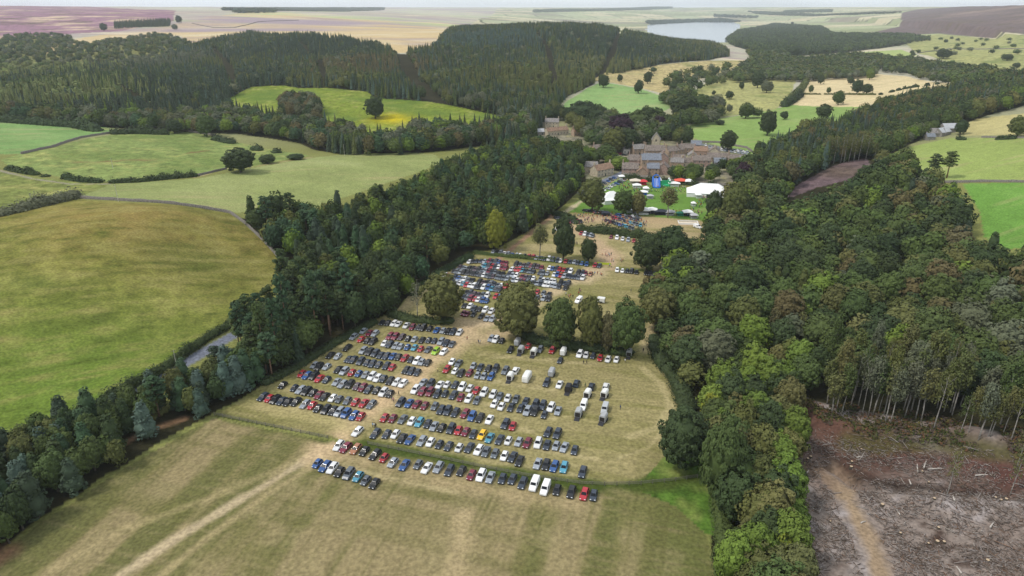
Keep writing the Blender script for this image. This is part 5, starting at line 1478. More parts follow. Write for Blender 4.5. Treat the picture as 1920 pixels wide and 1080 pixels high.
# ------------------------------------------------------------------ people
skin_mat = mat("skin", (.42, .26, .19), rough=.7)
cloth_mat = mat("clothing", rough=.9, src='object', vary=.1, scale=6)
trouser_mat = mat("trousers", (.035, .04, .055), rough=.9)
def person_mesh(seed, walk):
    """one continuous body grown along a skeleton"""
    s = walk
    J = {'pel': (0, 0, .95), 'che': (0, 0, 1.28), 'nek': (0, 0, 1.48), 'hea': (0, -.03, 1.62), 'top': (0, -.02, 1.74)}
    E = [('pel', 'che'), ('che', 'nek'), ('nek', 'hea'), ('hea', 'top')]
    rad = {'pel': .15, 'che': .165, 'nek': .065, 'hea': .10, 'top': .075}
    for sd, k in ((-1, 'l'), (1, 'r')):
        f = s * sd
        J.update({k + 'hip': (sd * .09, 0, .88), k + 'kne': (sd * .10, -.16 * f - .03, .49), k + 'ank': (sd * .10, -.24 * f + .03, .09), k + 'toe': (sd * .11, -.24 * f - .13, .04),
                  k + 'sho': (sd * .19, 0, 1.42), k + 'elb': (sd * .25, .10 * f, 1.13), k + 'wri': (sd * .25, .10 * f - .12, .90), k + 'han': (sd * .25, .10 * f - .16, .82)})
        E += [('pel', k + 'hip'), (k + 'hip', k + 'kne'), (k + 'kne', k + 'ank'), (k + 'ank', k + 'toe'), ('che', k + 'sho'), (k + 'sho', k + 'elb'), (k + 'elb', k + 'wri'), (k + 'wri', k + 'han')]
        rad.update({k + 'hip': .11, k + 'kne': .065, k + 'ank': .045, k + 'toe': .04, k + 'sho': .075, k + 'elb': .05, k + 'wri': .035, k + 'han': .04})
    names = list(J)
    me = bpy.data.meshes.new("figure_skeleton")
    me.from_pydata([J[n] for n in names], [(names.index(a), names.index(b)) for a, b in E], [])
    o = bpy.data.objects.new("figure_skeleton", me); COL.objects.link(o)
    md = o.modifiers.new("skin", 'SKIN')
    for i, n in enumerate(names):
        v = me.skin_vertices[0].data[i]; v.radius = (rad[n], rad[n]); v.use_root = n == 'pel'
    sub = o.modifiers.new("smooth", 'SUBSURF'); sub.levels = sub.render_levels = 1
    dg = bpy.context.evaluated_depsgraph_get()
    out = bpy.data.meshes.new_from_object(o.evaluated_get(dg))
    bpy.data.objects.remove(o); bpy.data.meshes.remove(me)
    out.name = "person"
    out.materials.clear()
    for m in (cloth_mat, trouser_mat, skin_mat): out.materials.append(m)
    for p in out.polygons:
        z = p.center.z
        p.material_index = 1 if z < .93 and abs(p.center.x) < .21 else (2 if z > 1.50 or (z < .92 and abs(p.center.x) >= .21) else 0)
        p.use_smooth = True
    return out
PERSON = [person_mesh(1, .2), person_mesh(2, 1.0), person_mesh(3, -.9)]
hm = MB()
hm.loft([[(math.cos(a) * .115, math.sin(a) * .125 + .0, z) for a in np.linspace(0, 2 * math.pi, 8, endpoint=False)] for z in (1.64, 1.72)] + [[(math.cos(a) * .06, math.sin(a) * .07, 1.785) for a in np.linspace(0, 2 * math.pi, 8, endpoint=False)]])
HAIR = hm.mesh("hair", mat("hair", (.05, .035, .025), rough=.9), True)
CLO = {'red': (.35, .03, .03), 'dark blue': (.03, .05, .12), 'white': (.6, .6, .58), 'black': (.02, .02, .02), 'pale blue': (.2, .32, .5), 'yellow': (.7, .62, .25), 'green': (.06, .14, .06), 'pink': (.5, .22, .25), 'orange': (.5, .16, .04)}
def person(px, py, clo, label, group=None):
    p = g1(px, py)
    o = link("person", PERSON[rnd.randrange(3)])
    o.location = p; o.rotation_euler = (0, 0, rnd.uniform(0, 6.28)); o.color = (*CLO[clo], 1)
    link('hair', HAIR, o)
    return tag(o, label, 'person', group)
for px, py, c, lb in [(735,751,'dark blue','person in dark blue walking up the worn track between the blocks'), (738,754,'pink','person in pink beside a companion on the worn track'), (748,742,'black','person in black standing on the track above the walking pair'),
     (699,801,'pale blue','person in pale blue at the left of the trio beside the red cars'), (702,802,'white','person in white in the trio beside the red cars'), (705,803,'black','person in black at the right of the trio beside the red cars'),
     (876,638,'red','person in red walking on the bare ground by the largest tree'), (897,644,'dark blue','left of two people walking below the largest tree'), (900,645,'white','right of two people walking below the largest tree'),
     (821,697,'yellow','steward in a pale yellow coat at the edge of the right block'), (1094,683,'black','left of two people in black on the open field'), (1100,683,'black','right of two people in black on the open field'),
     (1163,768,'dark blue','lone person in dark blue at the far right of the open field'), (1172,680,'white','person in white beside the last cars under the trees'), (1205,637,'dark blue','person on the worn path at the right of the field'),
     (1206,660,'black','person in black beside the right hedge'), (1183,548,'dark blue','lone person on the empty field beyond the trees'), (1097,726,'green','person in green beside the dark car and trailer')]:
    person(px, py, c, lb)
for px, py in [(1061,554),(1066,558),(1070,557),(1074,559),(1068,561),(1086,546),(1088,548),(1085,553),(1115,515),(1120,515),(1126,517),(1128,518),(1129,480),(1135,480),(1138,482),(1141,479),(1143,481),(1146,479),(1147,490),(1150,492),(1163,490),(1168,490),(1165,492),(1147,502),(1143,500),(1080,458),(1082,459)]:
    c = rnd.choice(list(CLO)); person(px, py, c, f"tiny person in {c} on the far part of the show field", f"people in {c} on the far show field")
crowd_pts = []
for poly, n in (([(1075,402),(1150,400),(1170,410),(1140,425),(1100,420)], 90), ([(1140,408),(1215,412),(1215,432),(1140,428)], 60), ([(1165,348),(1290,352),(1300,360),(1190,362)], 90), ([(1170,360),(1215,364),(1200,385),(1165,380)], 40),
                ([(1290,395),(1330,360),(1340,365),(1305,402)], 50), ([(1255,396),(1320,400),(1310,408),(1250,402)], 40), ([(1160,336),(1180,340),(1178,360),(1160,355)], 40)):
    P = wpoly(poly); lo, hi = P.min(0), P.max(0); k = 0
    while k < n:
        q = rng.uniform(lo, hi)
        if pip(q[:1], q[1:], P)[0]: crowd_pts.append(q); k += 1
pv = [np.array([v.co[:] for v in m.vertices]) for m in PERSON]
V, F, C, nv = [], [], [], 0
for q in crowd_pts:
    i = rnd.randrange(3); a = rnd.uniform(0, 6.28); v = pv[i]; me = PERSON[i]
    V.append(np.stack([v[:, 0] * math.cos(a) - v[:, 1] * math.sin(a) + q[0], v[:, 0] * math.sin(a) + v[:, 1] * math.cos(a) + q[1], v[:, 2] + float(hgt(*q))], 1))
    F += [tuple(j + nv for j in p.vertices) for p in me.polygons]; nv += len(v)
    c = np.repeat(np.array(CLO[rnd.choice(list(CLO))])[None, :], len(v), 0)
    c[v[:, 2] < .92] = (.035, .04, .055); c[v[:, 2] > 1.5] = (.3, .19, .14)
    C.append(c)
me = bpy.data.meshes.new("crowd"); me.from_pydata(np.concatenate(V).tolist(), [], F)
me.materials.append(mat("crowd_clothing", rough=.9, src='col'))
a = me.color_attributes.new("col", 'FLOAT_COLOR', 'POINT')
a.data.foreach_set("color", np.concatenate([np.concatenate(C), np.ones((nv, 1))], 1).astype(np.float32).ravel())
tag(link("crowd", me), "crowd of tiny visitors between the vintage cars and the show stalls", kind='stuff')

# ------------------------------------------------------------------ the village: stone houses with gabled roofs
wall_mats = {'stone': mat("warm_sandstone", (.36, .27, .20), rough=.95, spec=.1, vary=.3, scale=1.2), 'pale': mat("pale_stone", (.46, .40, .30), rough=.95, spec=.1, vary=.25, scale=1.2),
             'pink': mat("pinkish_stone", (.38, .27, .225), rough=.95, spec=.1, vary=.3, scale=1.2), 'grey': mat("grey_stone", (.25, .235, .215), rough=.95, spec=.1, vary=.3, scale=1.2), 'render': mat("white_render", (.65, .62, .56), rough=.9, vary=.1)}
roof_mats = {'slab': mat("stone_slab_roof", (.185, .155, .135), rough=.9, spec=.15, vary=.4, scale=1.0), 'slate': mat("blue_slate_roof", (.17, .185, .215), rough=.7, spec=.3, vary=.3, scale=1.0), 'brown': mat("brown_tile_roof", (.25, .165, .115), rough=.9, spec=.15, vary=.35, scale=1.0),
             'grey': mat("grey_slab_roof", (.22, .205, .195), rough=.9, spec=.15, vary=.35, scale=1.0), 'sheet': mat("pale_sheet_roof", (.42, .43, .45), rough=.6, spec=.3, vary=.15, scale=1.0)}
frame_mat = mat("window_frame", (.6, .58, .54), rough=.7)
door_mat = mat("painted_door", (.05, .07, .06), rough=.6)
def house(px, py, L, W, eaves, ang, wall, roof, label, chim=2, pitch=.80, name="stone_house", windows=True, cat="house"):
    p = g1(px, py)
    t = thing(name, p, R(ang), label, cat)
    hl, hw, rg = L / 2, W / 2, eaves + W / 2 * pitch
    mb = MB()
    b = len(mb.v)
    mb.v += [(-hl, -hw, -1.5), (hl, -hw, -1.5), (hl, hw, -1.5), (-hl, hw, -1.5), (-hl, -hw, eaves), (hl, -hw, eaves), (hl, hw, eaves), (-hl, hw, eaves), (-hl, 0, rg), (hl, 0, rg)]
    mb.f += [(0, 1, 5, 4), (2, 3, 7, 6), (1, 2, 6, 9, 5), (3, 0, 4, 8, 7)]; mb.m += [0] * 4
    mb.build('wall', wall_mats[wall], t)
    mb = MB(); o, th = .35, .22
    k = rg + .06
    ze = eaves - o * pitch + .06
    for s in (-1, 1):
        pts = [(-hl - .25, s * (hw + o), ze), (hl + .25, s * (hw + o), ze), (hl + .25, 0, k), (-hl - .25, 0, k)]
        up = [(x, y, z + th) for x, y, z in pts]
        mb.face(up); mb.face(pts[::-1])
        for i in range(4):
            if i != 2: mb.face([pts[i], pts[(i + 1) % 4], up[(i + 1) % 4], up[i]])
    mb.build('roof', roof_mats[roof], t)
    for i in range(chim):
        x = (-hl + .5) if i == 0 else ((hl - .5) if i == 1 else (-hl + (i - 1) * L / max(1, chim - 1)))
        mb = MB(); mb.box((0, 0, .5), (.75, 1.1, 2.6)); mb.box((0, 0, 1.9), (.9, 1.25, .18))
        for dy in (-.3, .3): mb.cyl((0, dy, 2.25), .14, .5, 7, r2=.11)
        c = mb.build('chimney', wall_mats[wall], t); c.location = (x, 0, rg)
    if windows:
        wm = MB(); wm.box((0, -.02, 0), (.95, .10, 1.35)); wme = wm.mesh("window", frame_mat)
        gm = MB(); gm.box((0, -.06, .33), (.78, .06, .55)); gm.box((0, -.06, -.33), (.78, .06, .55)); gme = gm.mesh("pane", glass_mat)
        nx = max(2, int(L / 3.2)); rows = max(1, int(round((eaves - .8) / 2.5)))
        for s in (-1, 1):
            for r_ in range(rows):
                for i in range(nx):
                    x = -hl + L * (i + .5) / nx
                    if r_ == 0 and i == nx // 2: continue
                    w = link('window', wme, t); w.location = (x, s * (hw + .0), 1.5 + r_ * 2.5); w.rotation_euler = (0, 0, 0 if s < 0 else math.pi)
                    link('pane', gme, w)
            dm = MB(); dm.box((0, 0, 1.0), (1.0, .12, 2.0)); d = dm.build('door', door_mat, t); d.location = (-hl + L * (nx // 2 + .5) / nx, s * (hw + .01), 0)
    return t
for a in [
 (1226,300,16,9,8.5,-6,'stone','slab','tall three storey stone inn with chimneys on both gables',2),
 (1196,289,11,8,5.2,12,'stone','grey','lower stone wing left of the tall inn',2),
 (1173,287,6,6,4,8,'render','grey','small white walled building at the left of the inn',1),
 (1219,313,15,10,6.5,-2,'stone','slate','stone house with a big blue slate roof below the inn',1),
 (1191,309,11,9,4.4,-12,'pink','slab','stone slabbed house left of the blue slate roof',1),
 (1241,307,9,9,5.6,84,'pink','slab','short stone house with gable right of the blue slate roof',1),
 (1262,292,17,8,5,28,'stone','slab','stone house set at a slant right of the tall inn',1),
 (1272,289,14,7,5.5,62,'stone','slab','gabled stone house at the corner of the village square',1),
 (1288,288,11,8,5.2,-10,'stone','slab','first house of the terrace along the back of the square',1),
 (1313,291,11,8,4.2,-14,'pink','brown','brown roofed middle house of the back terrace',1),
 (1338,295,10,9,5.4,74,'pale','slab','pale gable end closing the back terrace',1),
 (1304,281,9,8,5,-8,'grey','slate','grey slate building behind the long terrace',0),
 (1345,302,17,8,3.4,-9,'stone','slab','stone house with a tall end chimney right of the terrace',2),
 (1381,303,14,7,2.8,-8,'stone','slab','low stone cottage near the right end of the village',1),
 (1400,305,12,7,2.6,-10,'grey','grey','grey stone shed at the right end of the village',0),
 (1272,302,10,6,3.0,-3,'pink','slab','low pinkish shed inside the village square',1),
 (1297,300,8,7,4.2,82,'pale','grey','pale gabled cottage inside the village square',1),
 (1268,313,10,7,4.4,-8,'stone','grey','grey roofed house below the square at left',2),
 (1289,311,11,7,3.4,4,'pale','slab','low stone house below the square',1),
 (1313,311,14,8,5,-4,'pink','slab','stone house with a white gable at the end of the low row',1),
 (1348,310,9,7,3,-5,'grey','slate','low slate roofed garage near the village garden',0),
 (1181,326,12,9,4.8,-10,'pink','slab','stone roofed house at the left of the front row',2),
 (1204,330,9,8,3.8,78,'stone','brown','brown roofed gabled house in the front row',1),
 (1223,326,9,8,5,-5,'stone','slate','slate roofed house in the middle of the front row',1),
 (1243,325,10,8,5,75,'pink','slab','gabled house at the right end of the front row',1),
 (1035,238,14,8,5.5,-8,'pale','grey','pale stone house at the back of the upper cottages',2),
 (1043,252,24,7,4.2,30,'pale','brown','long slanting row of pale cottages left of the village',3),
 (1012,252,8,6,3,10,'grey','sheet','small grey shed at the left of the upper cottages',0),
 (1085,254,13,7,4.5,20,'stone','brown','stone cottage half hidden by the purple beech',1),
 (1128,328,17,8,5,38,'pale','brown','brown roofed house slanting beside the village road',2),
 (1105,322,12,8,4.5,-5,'pale','grey','grey roofed house behind the brown roofed one',1),
 (1122,288,10,7,5,15,'stone','slab','stone house almost hidden in the trees above the road',2),
 (1190,252,9,6,4,0,'render','slate','white house half hidden behind trees above the village',1),
 (1509,304,9,7,4.5,70,'render','slate','small white cottage in the wood by the birches',1),
]:
    house(*a[:9], chim=a[9])
house(1749, 256, 16, 9, 3.6, -4, 'grey', 'grey', 'grey stone barn of the farm at the right', 0, windows=False, name="barn", cat="barn")
house(1765, 254, 14, 8, 3.6, 30, 'grey', 'sheet', 'middle barn of the farm with a pale sheet roof', 0, windows=False, name="barn", cat="barn")
house(1778, 248, 15, 9, 4.2, 8, 'grey', 'sheet', 'right hand barn of the farm with a pale roof', 0, windows=False, name="barn", cat="barn")
house(1742, 262, 7, 6, 3.0, -4, 'grey', 'slate', 'small dark open shed in front of the farm barns', 0, windows=False, name="barn", cat="barn")
# church tower with a steep saddleback roof
p = g1(1229, 278)
t = thing("church", p, R(-12), "pale church tower with a saddleback roof above the inn", "church")
mb = MB(); mb.box((0, 0, 4.0), (6.2, 6.2, 11)); mb.face([(-3.1, -3.1, 9.5), (3.1, -3.1, 9.5), (0, -3.1, 13.6)]); mb.face([(3.1, 3.1, 9.5), (-3.1, 3.1, 9.5), (0, 3.1, 13.6)]); mb.box((0, 9.5, 2.5), (7.5, 12.6, 8)); mb.build('wall', wall_mats['pale'], t)
mb = MB()
for s in (-1, 1): mb.face([(s * 3.5, -3.35, 9.2), (s * 3.5, 3.35, 9.2), (0, 3.35, 13.9), (0, -3.35, 13.9)])
for s in (-1, 1): mb.face([(s * 4.1, 3.3, 6.3), (s * 4.1, 16, 6.3), (0, 16, 10), (0, 3.3, 10)])
mb.build('roof', roof_mats['grey'], t)
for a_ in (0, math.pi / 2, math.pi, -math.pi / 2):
    m = MB(); m.box((0, -3.12, 7.4), (1.1, .1, 1.8)); w = m.build('belfry_opening', opening_shade_mat, t); w.rotation_euler = (0, 0, a_)  # dark slabs on the solid tower paint the shade of its openings

# ------------------------------------------------------------------ show ground: marquees, stalls, inflatables
canvas_mat = mat("white_canvas", (.80, .80, .79), rough=.7, vary=.03, scale=.6)
fab = {'white': canvas_mat, 'red': mat("red_canvas", (.55, .04, .05), rough=.7), 'green': mat("green_canvas", (.03, .22, .14), rough=.7), 'blue': mat("blue_vinyl", (.02, .14, .55), rough=.45), 'orange': mat("orange_red_canvas", (.62, .10, .06), rough=.7),
       'grey': mat("grey_canvas", (.42, .42, .44), rough=.8), 'dark': mat("black_canvas", (.03, .035, .05), rough=.8), 'cream': mat("cream_canvas", (.62, .54, .44), rough=.8), 'bgreen': mat("bright_green_vinyl", (.03, .36, .16), rough=.45)}
pole_mat = mat("metal_pole", (.4, .4, .42), rough=.5, metal=.5)
def marquee(px, py, L, W, wall_h, top_h, ang, label, hip=.3, m='white', name="marquee"):
    p = g1(px, py)
    t = thing(name, p, R(ang), label, 'marquee')
    hl, hw = L / 2, W / 2
    mb = MB(); e = .25
    rl = hl * (1 - hip * 2)
    c = [(-hl - e, -hw - e, wall_h), (hl + e, -hw - e, wall_h), (hl + e, hw + e, wall_h), (-hl - e, hw + e, wall_h)]
    mid = [(-hl * .86, -hw * .62, wall_h + (top_h - wall_h) * .26), (hl * .86, -hw * .62, wall_h + (top_h - wall_h) * .26), (hl * .86, hw * .62, wall_h + (top_h - wall_h) * .26), (-hl * .86, hw * .62, wall_h + (top_h - wall_h) * .26)]
    r0, r1 = (-rl, 0, top_h), (rl, 0, top_h)
    for i in range(4): mb.face([c[i], c[(i + 1) % 4], mid[(i + 1) % 4], mid[i]])
    mb.face([mid[0], mid[1], r1, r0]); mb.face([mid[2], mid[3], r0, r1]); mb.face([mid[1], mid[2], r1]); mb.face([mid[3], mid[0], r0])
    mb.build('roof', fab[m], t)
    mb = MB(); mb.box((0, 0, wall_h / 2 - .3), (L, W, wall_h + .55)); mb.build('wall', fab[m], t)
    mb = MB(); mb.face([(-1.6, -hw - .02, 0), (1.6, -hw - .02, 0), (1.6, -hw - .02, wall_h - .4), (-1.6, -hw - .02, wall_h - .4)]); mb.build('doorway', opening_shade_mat, t)  # doorway is a dark sheet on the closed wall, its shade painted
    mb = MB()
    for x in (-rl, 0, rl): mb.cyl((x, 0, top_h + .3), .06, .8, 5)
    mb.build('poles', pole_mat, t)
    return t
marquee(1328, 366, 28, 14, 2.6, 8.0, -13, "largest white marquee behind the show ring")
marquee(1146, 378, 15, 12, 2.5, 7.0, 18, "tall white marquee standing among trees left of the ring", .42)
def stall(px, py, w, d, h, col_, label, ang=0, side=None, name="stall_tent"):
    p = g1(px, py)
    t = thing(name, p, R(ang), label, 'tent')
    mb = MB(); a, b = w / 2, d / 2
    z0 = h * .66
    for q in ([(-a, -b, z0), (a, -b, z0), (a * .12, 0, h), (-a * .12, 0, h)], [(a, b, z0), (-a, b, z0), (-a * .12, 0, h), (a * .12, 0, h)], [(a, -b, z0), (a, b, z0), (a * .12, 0, h)], [(-a, b, z0), (-a, -b, z0), (-a * .12, 0, h)]): mb.face(q)
    for q in ([(-a, -b), (a, -b)], [(a, -b), (a, b)], [(a, b), (-a, b)], [(-a, b), (-a, -b)]):
        mb.face([(q[0][0], q[0][1], z0 - .3), (q[1][0], q[1][1], z0 - .3), (q[1][0], q[1][1], z0), (q[0][0], q[0][1], z0)])
    mb.build('canopy', fab[col_], t)
    pm = MB(); pm.cyl((0, 0, z0 / 2 - .2), .05, z0 + .2, 5); me = pm.mesh("pole", pole_mat)
    for x, y in ((-a, -b), (a, -b), (a, b), (-a, b)): link('pole', me, t).location = (x * .97, y * .97, 0)
    mb = MB(); mb.box((0, b * .9, z0 / 2 - .15), (w * .94, .06, z0 - .1)); mb.box((0, -b * .5, .45), (w * .8, .7, .9)); mb.build('back_sheet', fab[side or col_], t)
    return t
for a in [
 (1191,345,8,5,4.0,'cream','cream topped stall at the left end of the stalls',-4), (1206,346,5.5,5,3.8,'red','bright red stall left of the blue slide',0), (1194,352,6,4,3.2,'white','white stall in front of the cream one',0),
 (1264,349,8,4,3.4,'white','long white stall between green castle and orange tent',-3), (1276,345,9,6,4.2,'orange','orange red tent right of the green castle',-4), (1291,346,6,5,4.2,'white','white tent beside the orange red one',-2),
 (1301,364,8,5,3.4,'green','left one of two green tents before the marquee',-8), (1309,371,4,4,3.6,'white','small white peaked tent below the green tents',0), (1211,358,4,4,3.4,'white','small white tent on the ring lawn, upper',0),
 (1206,365,6,4,3.2,'white','white and blue tent on the left of the ring lawn',0,'blue'), (1219,372,4.5,3,3.0,'grey','pale grey stall on the left of the ring lawn',0),
 (1204,401,9,6,4.4,'white','big white tent on the lower edge of the ring',-4), (1222,400,7,5,4.0,'white','white roofed stall with black sides on the ring edge',-3,'dark'), (1239,402,9,5,3.4,'dark','black roofed stall on the ring edge',-3),
 (1256,403,6,4,3.2,'grey','grey stall right of the khaki tree on the ring edge',-3), (1289,404,6,5,3.8,'white','white topped tent near the right of the ring edge',0,'dark'), (1301,409,4.5,4,3.2,'grey','last pale tent at the right of the ring edge',0),
 (1300,386,3,3,3.0,'white','small white sunshade on the right of the ring',0), (1190,400,4,3,3.0,'grey','grey stall left of the big white tent',0), (1276,404,5,3,2.6,'green','low green tent on the ring edge',0), (1180,398,4,4,3,'white','white stall behind the vintage cars',0),
 (1166,335,5,4,3,'white','white stall at the village end of the parked line',10), (1135,404,5,4,3,'dark','dark stall left of the vintage cars',0),
]:
    stall(*a[:7], ang=a[7], side=a[8] if len(a) > 8 else None)
# inflatable slide
p = g1(1230, 350); t = thing("inflatable_slide", p, R(-4), "tall blue inflatable slide among the stalls", "slide")
mb = MB(); mb.face([(-2, -3, .6), (2, -3, .6), (2, 2, 5.2), (-2, 2, 5.2)]); mb.box((0, 2.6, 2.6), (4.2, 1.1, 5.2)); mb.box((0, -3.6, .3), (4.4, 1.6, .6)); mb.build('ramp', fab['blue'], t)
for s in (-1, 1):
    mb = MB(); mb.tube([(s * 2.2, -4.0, .5), (s * 2.2, -3, 1.1), (s * 2.2, 2, 5.9), (s * 2.2, 3.1, 6.2), (s * 2.2, 3.2, .2)], [.45, .45, .5, .5, .45], 8); mb.build('side_tube', fab['blue'], t)
mb = MB(); mb.tube([(-2.2, 2.7, 5.8), (-1.5, 2.7, 7.2), (0, 2.7, 7.8), (1.5, 2.7, 7.2), (2.2, 2.7, 5.8)], .45, 8); mb.build('arch', fab['blue'], t)
mb = MB()
for x in (-1, 0, 1): mb.tube([(x, -3, .72), (x, 2, 5.32)], .12, 5)
mb.build('lane_stripes', canvas_mat, t)
# bouncy castle
p = g1(1246, 348); t = thing("bouncy_castle", p, R(-4), "bright green bouncy castle beside the blue slide", "bouncy castle")
mb = MB(); mb.box((0, 0, .4), (7, 5.5, .8)); mb.box((0, 2.4, 1.9), (6.4, .6, 2.6)); 
for s in (-1, 1): mb.box((s * 3.15, 0, 1.5), (.6, 4.6, 1.6))
mb.build('base', fab['bgreen'], t)
for x in (-3.1, 3.1):
    for y in (-2.4, 2.4):
        mb = MB(); mb.cyl((0, 0, 2.2), .6, 4.2, 10); w = mb.build('tower', fab['bgreen'], t); w.location = (x, y, 0)
        mb = MB(); mb.cyl((0, 0, 4.9), .75, 1.4, 10, r2=.05); mb.build('cone', canvas_mat, w)
p = g1(1290, 419); t = thing("display_pen", p, R(-6), "pale cream ground sheet pen on the field below the ring", "pen")
mb = MB(); mb.box((0, 0, .06), (11, 6, .1)); mb.build('ground_sheet', fab['cream'], t)
mb = MB()
for x, y, w, d in ((0, -3, 11, .1), (0, 3, 11, .1), (-5.5, 0, .1, 6), (5.5, 0, .1, 6)): mb.box((x, y, .7), (w + .1, d, .5))
mb.build('rails', canvas_mat, t)
p = g1(1132, 497); t = thing("banner", p, R(-10), "long lime green banner at the field gateway", "banner")
mb = MB(); mb.box((0, 0, .75), (7, .08, 1.0)); mb.build('sheet', mat("lime_banner", (.50, .60, .04), rough=.6), t)
mb = MB()
for x in (-3.4, 0, 3.4): mb.cyl((x, .1, .65), .05, 1.5, 5)
mb.build('poles', pole_mat, t)
# poles
def pole(px, py, h, label, m=None):
    p = g1(px, py)
    t = thing("utility_pole", p, R(20), label, "pole")
    mb = MB(); mb.cyl((0, 0, h / 2 - .3), .14, h + .6, 7, r2=.09); mb.build('shaft', m or mat("silvered_pole", (.42, .40, .36), rough=.9, vary=.2), t)
    mb = MB(); mb.box((0, 0, h - .5), (1.5, .1, .12))
    for x in (-.6, 0, .6): mb.cyl((x, 0, h - .33), .05, .2, 6)
    mb.build('crossarm', wood_mat, t)
pole(332, 690, 7, "pale wooden pole beside the grey road")
pole(222, 378, 9, "pale pole at the stone wall above the pasture")
pole(470, 320, 8, "pale pole beside the lone spreading tree")
pole(646, 292, 9, "thin pole on the crest in front of the wood")
pole(212, 316, 7, "thin pale pole in the knoll pasture")

# ------------------------------------------------------------------ felled ground: brash, logs, stumps
r = np.random.default_rng(77)
CLP = wpoly([(1490,800),(1560,800),(1650,812),(1750,826),(1880,852),(2080,890),(2200,1160),(1492,1160),(1488,950)])
TRK = ground_at([1560,1600,1640,1690], [890,960,1050,1200])[:, :2]
lo, hi = CLP.min(0), CLP.max(0)
V, F, C, nv = [], [], [], 0
n = 0
boxf = np.array([(0, 3, 2, 1), (4, 5, 6, 7), (0, 1, 5, 4), (1, 2, 6, 5), (2, 3, 7, 6), (3, 0, 4, 7)])
cand = r.uniform(lo, hi, (52000, 2))
cand = cand[pip(cand[:, 0], cand[:, 1], CLP)]
den = fbm(cand[:, 0] / 7, cand[:, 1] / 5, 88)
cand = cand[(den + r.uniform(-.25, .25, len(cand)) > .5) & (pline_dist(cand[:, 0], cand[:, 1], TRK) > 3.2)][:15000]
cz = hgt(cand[:, 0], cand[:, 1])
for i in range(len(cand)):
    L = r.uniform(.3, 1.5) if r.random() < .96 else r.uniform(2, 4)
    w = r.uniform(.025, .055) * (1 + L * .12)
    a, e = r.uniform(0, 6.28), r.uniform(-.1, .28)
    d = np.array([math.cos(a) * math.cos(e), math.sin(a) * math.cos(e), math.sin(e)])
    u = np.array([-math.sin(a), math.cos(a), 0]) * w
    q = np.array([0, 0, w * 2])
    o = np.array([cand[i, 0], cand[i, 1], cz[i] + r.uniform(-.02, .25)])
    V.append(np.array([o - u, o + d * L - u * .6, o + d * L + u * .6, o + u, o - u + q, o + d * L - u * .6 + q, o + d * L + u * .6 + q, o + u + q]))
    F.append(boxf + nv); nv += 8
    b = (S(148,139,134), S(122,111,102), S(94,81,72), S(170,162,154), S(128,102,84))[r.choice(5, p=[.28, .32, .26, .05, .09])]
    C.append(np.repeat((b * r.uniform(.8, 1.1))[None, :], 8, 0))
me = np_mesh("brash", np.concatenate(V), [np.concatenate(F)], mat("dead_wood", rough=.95, spec=.1, vary=.25, scale=3, src='col'), col=np.concatenate(C))
tag(link("brash", me), "grey brown tangle of cut branches over the felled ground", kind='stuff')
UG = wpoly([(1484,742),(1560,752),(1650,764),(1750,778),(1860,800),(1960,812),(1990,884),(1900,862),(1760,832),(1640,822),(1570,800),(1500,782)])
lo2, hi2 = UG.min(0), UG.max(0)
q = r.uniform(lo2, hi2, (7000, 2)); q = q[pip(q[:, 0], q[:, 1], UG)]
q = q[fbm(q[:, 0] / 8, q[:, 1] / 8, 91) + r.uniform(-.2, .2, len(q)) > .47][:1500]
VV, CCo = [], []
for x, y in q:
    n = 11; sz_ = r.uniform(.5, 1.5); d = sph_dirs(n, r); d[:, 2] = np.abs(d[:, 2])
    VV.append(leaf_cloud(np.array([x, y, float(hgt(x, y))]) + d * sz_ * np.array([1, 1, .7]), d + np.array([0, 0, .4]), .6, r))
    c = (S(70,74,38), S(86,78,44), S(96,70,50), S(58,64,34), S(84,72,64))[r.integers(5)]
    CCo.append(np.repeat((c * r.uniform(.8, 1.2))[None, :], n * 4, 0))
VV = np.concatenate(VV)
tag(link("undergrowth", np_mesh("undergrowth", VV, [np.arange(len(VV)).reshape(-1, 4)], leaf_far_mat, col=np.concatenate(CCo))), "olive and brown bracken under the birch stems", kind='stuff')
cut_mat = mat("cut_wood", (.48, .36, .24), rough=.9, vary=.2, scale=4)
stump_me = MB(); stump_me.cyl((0, 0, .1), .42, .9, 9, r2=.30, m=0); stump_me.cyl((0, 0, .56), .28, .03, 9, m=1)
stump_me = stump_me.mesh("tree_stump", [bark_mat, cut_mat])
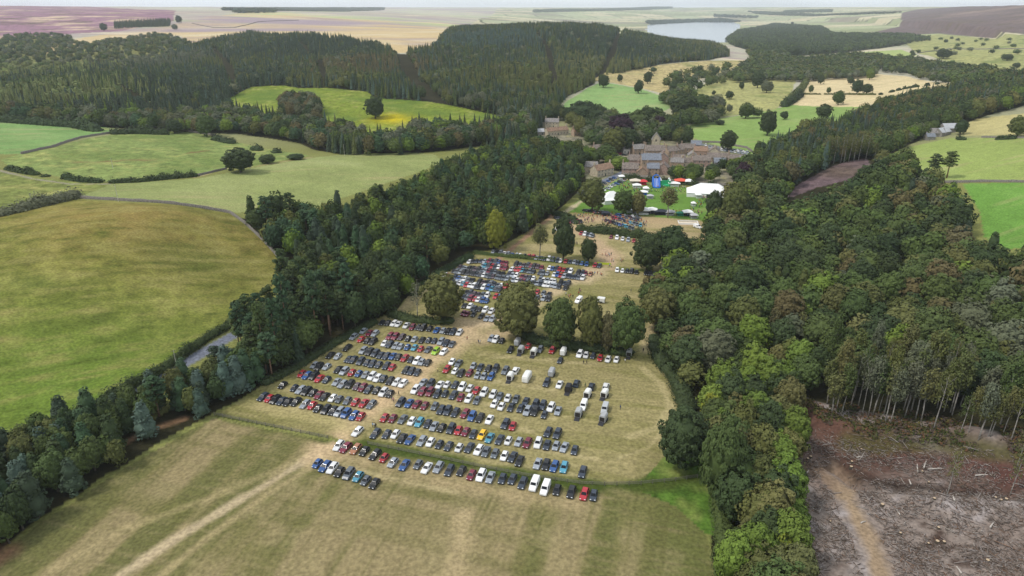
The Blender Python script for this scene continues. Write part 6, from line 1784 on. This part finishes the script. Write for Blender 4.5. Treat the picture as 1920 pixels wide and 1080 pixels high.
for k in range(46):
    q = r.uniform(lo, hi)
    px, py, d = to_px(q[0], q[1], float(hgt(*q)))
    if pip(q[:1], q[1:], CLP)[0] and pline_dist(q[:1], q[1:], TRK)[0] > 3.5 and px < 1920 and py < 1080:
        o = link("tree_stump", stump_me); o.location = (q[0], q[1], float(hgt(*q))); o.rotation_euler = (0, 0, r.uniform(0, 6)); s = r.uniform(.8, 1.5); o.scale = (s, s, r.uniform(.7, 1.1))
        tag(o, "low pale topped stump among the brash on the felled ground", "stump", "stumps on the felled ground")
for k, (px, py, L, a) in enumerate([(1735,870,5,.9), (1612,858,2,.2), (1683,960,2.5,1.5), (1706,905,2,1.3), (1840,892,3.5,.1), (1860,985,3,.7), (1798,1070,2,1.5), (1618,980,1.6,.4), (1760,880,6,.05), (1720,878,4,1.1), (1512,888,3,.8), (1788,935,2.2,1.2)]):
    p = g1(px, py)
    mb = MB(); mb.tube([(-L / 2, 0, .2), (0, .05, .26), (L / 2, 0, .2)], [.2, .17, .12], 7)
    o = mb.build("fallen_log", mat("bleached_log", (.42, .38, .34), rough=.95, vary=.3, scale=2)); o.location = p; o.rotation_euler = (0, 0, a)
    tag(o, "bleached fallen log lying on the felled ground", "log", "bleached logs on the felled ground")

# ------------------------------------------------------------------ the air between here and the horizon
mb = MB()
x0, x1, y0, y1, z0, z1 = -13500, 13500, -300, 16000, -26, 172
mb.box(((x0 + x1) / 2, (y0 + y1) / 2, (z0 + z1) / 2), (x1 - x0, y1 - y0, z1 - z0))
hz = bpy.data.materials.new("haze"); hz.use_nodes = True
nt = hz.node_tree
nt.nodes.clear()
out = nt.nodes.new("ShaderNodeOutputMaterial"); pvn = nt.nodes.new("ShaderNodeVolumePrincipled")
pvn.inputs["Color"].default_value = (.86, .92, 1.0, 1)
pvn.inputs["Density"].default_value = 6e-5
pvn.inputs["Anisotropy"].default_value = .2
nt.links.new(pvn.outputs[0], out.inputs["Volume"])
tag(mb.build("haze", hz), "thin pale blue haze over the valley", kind='stuff')
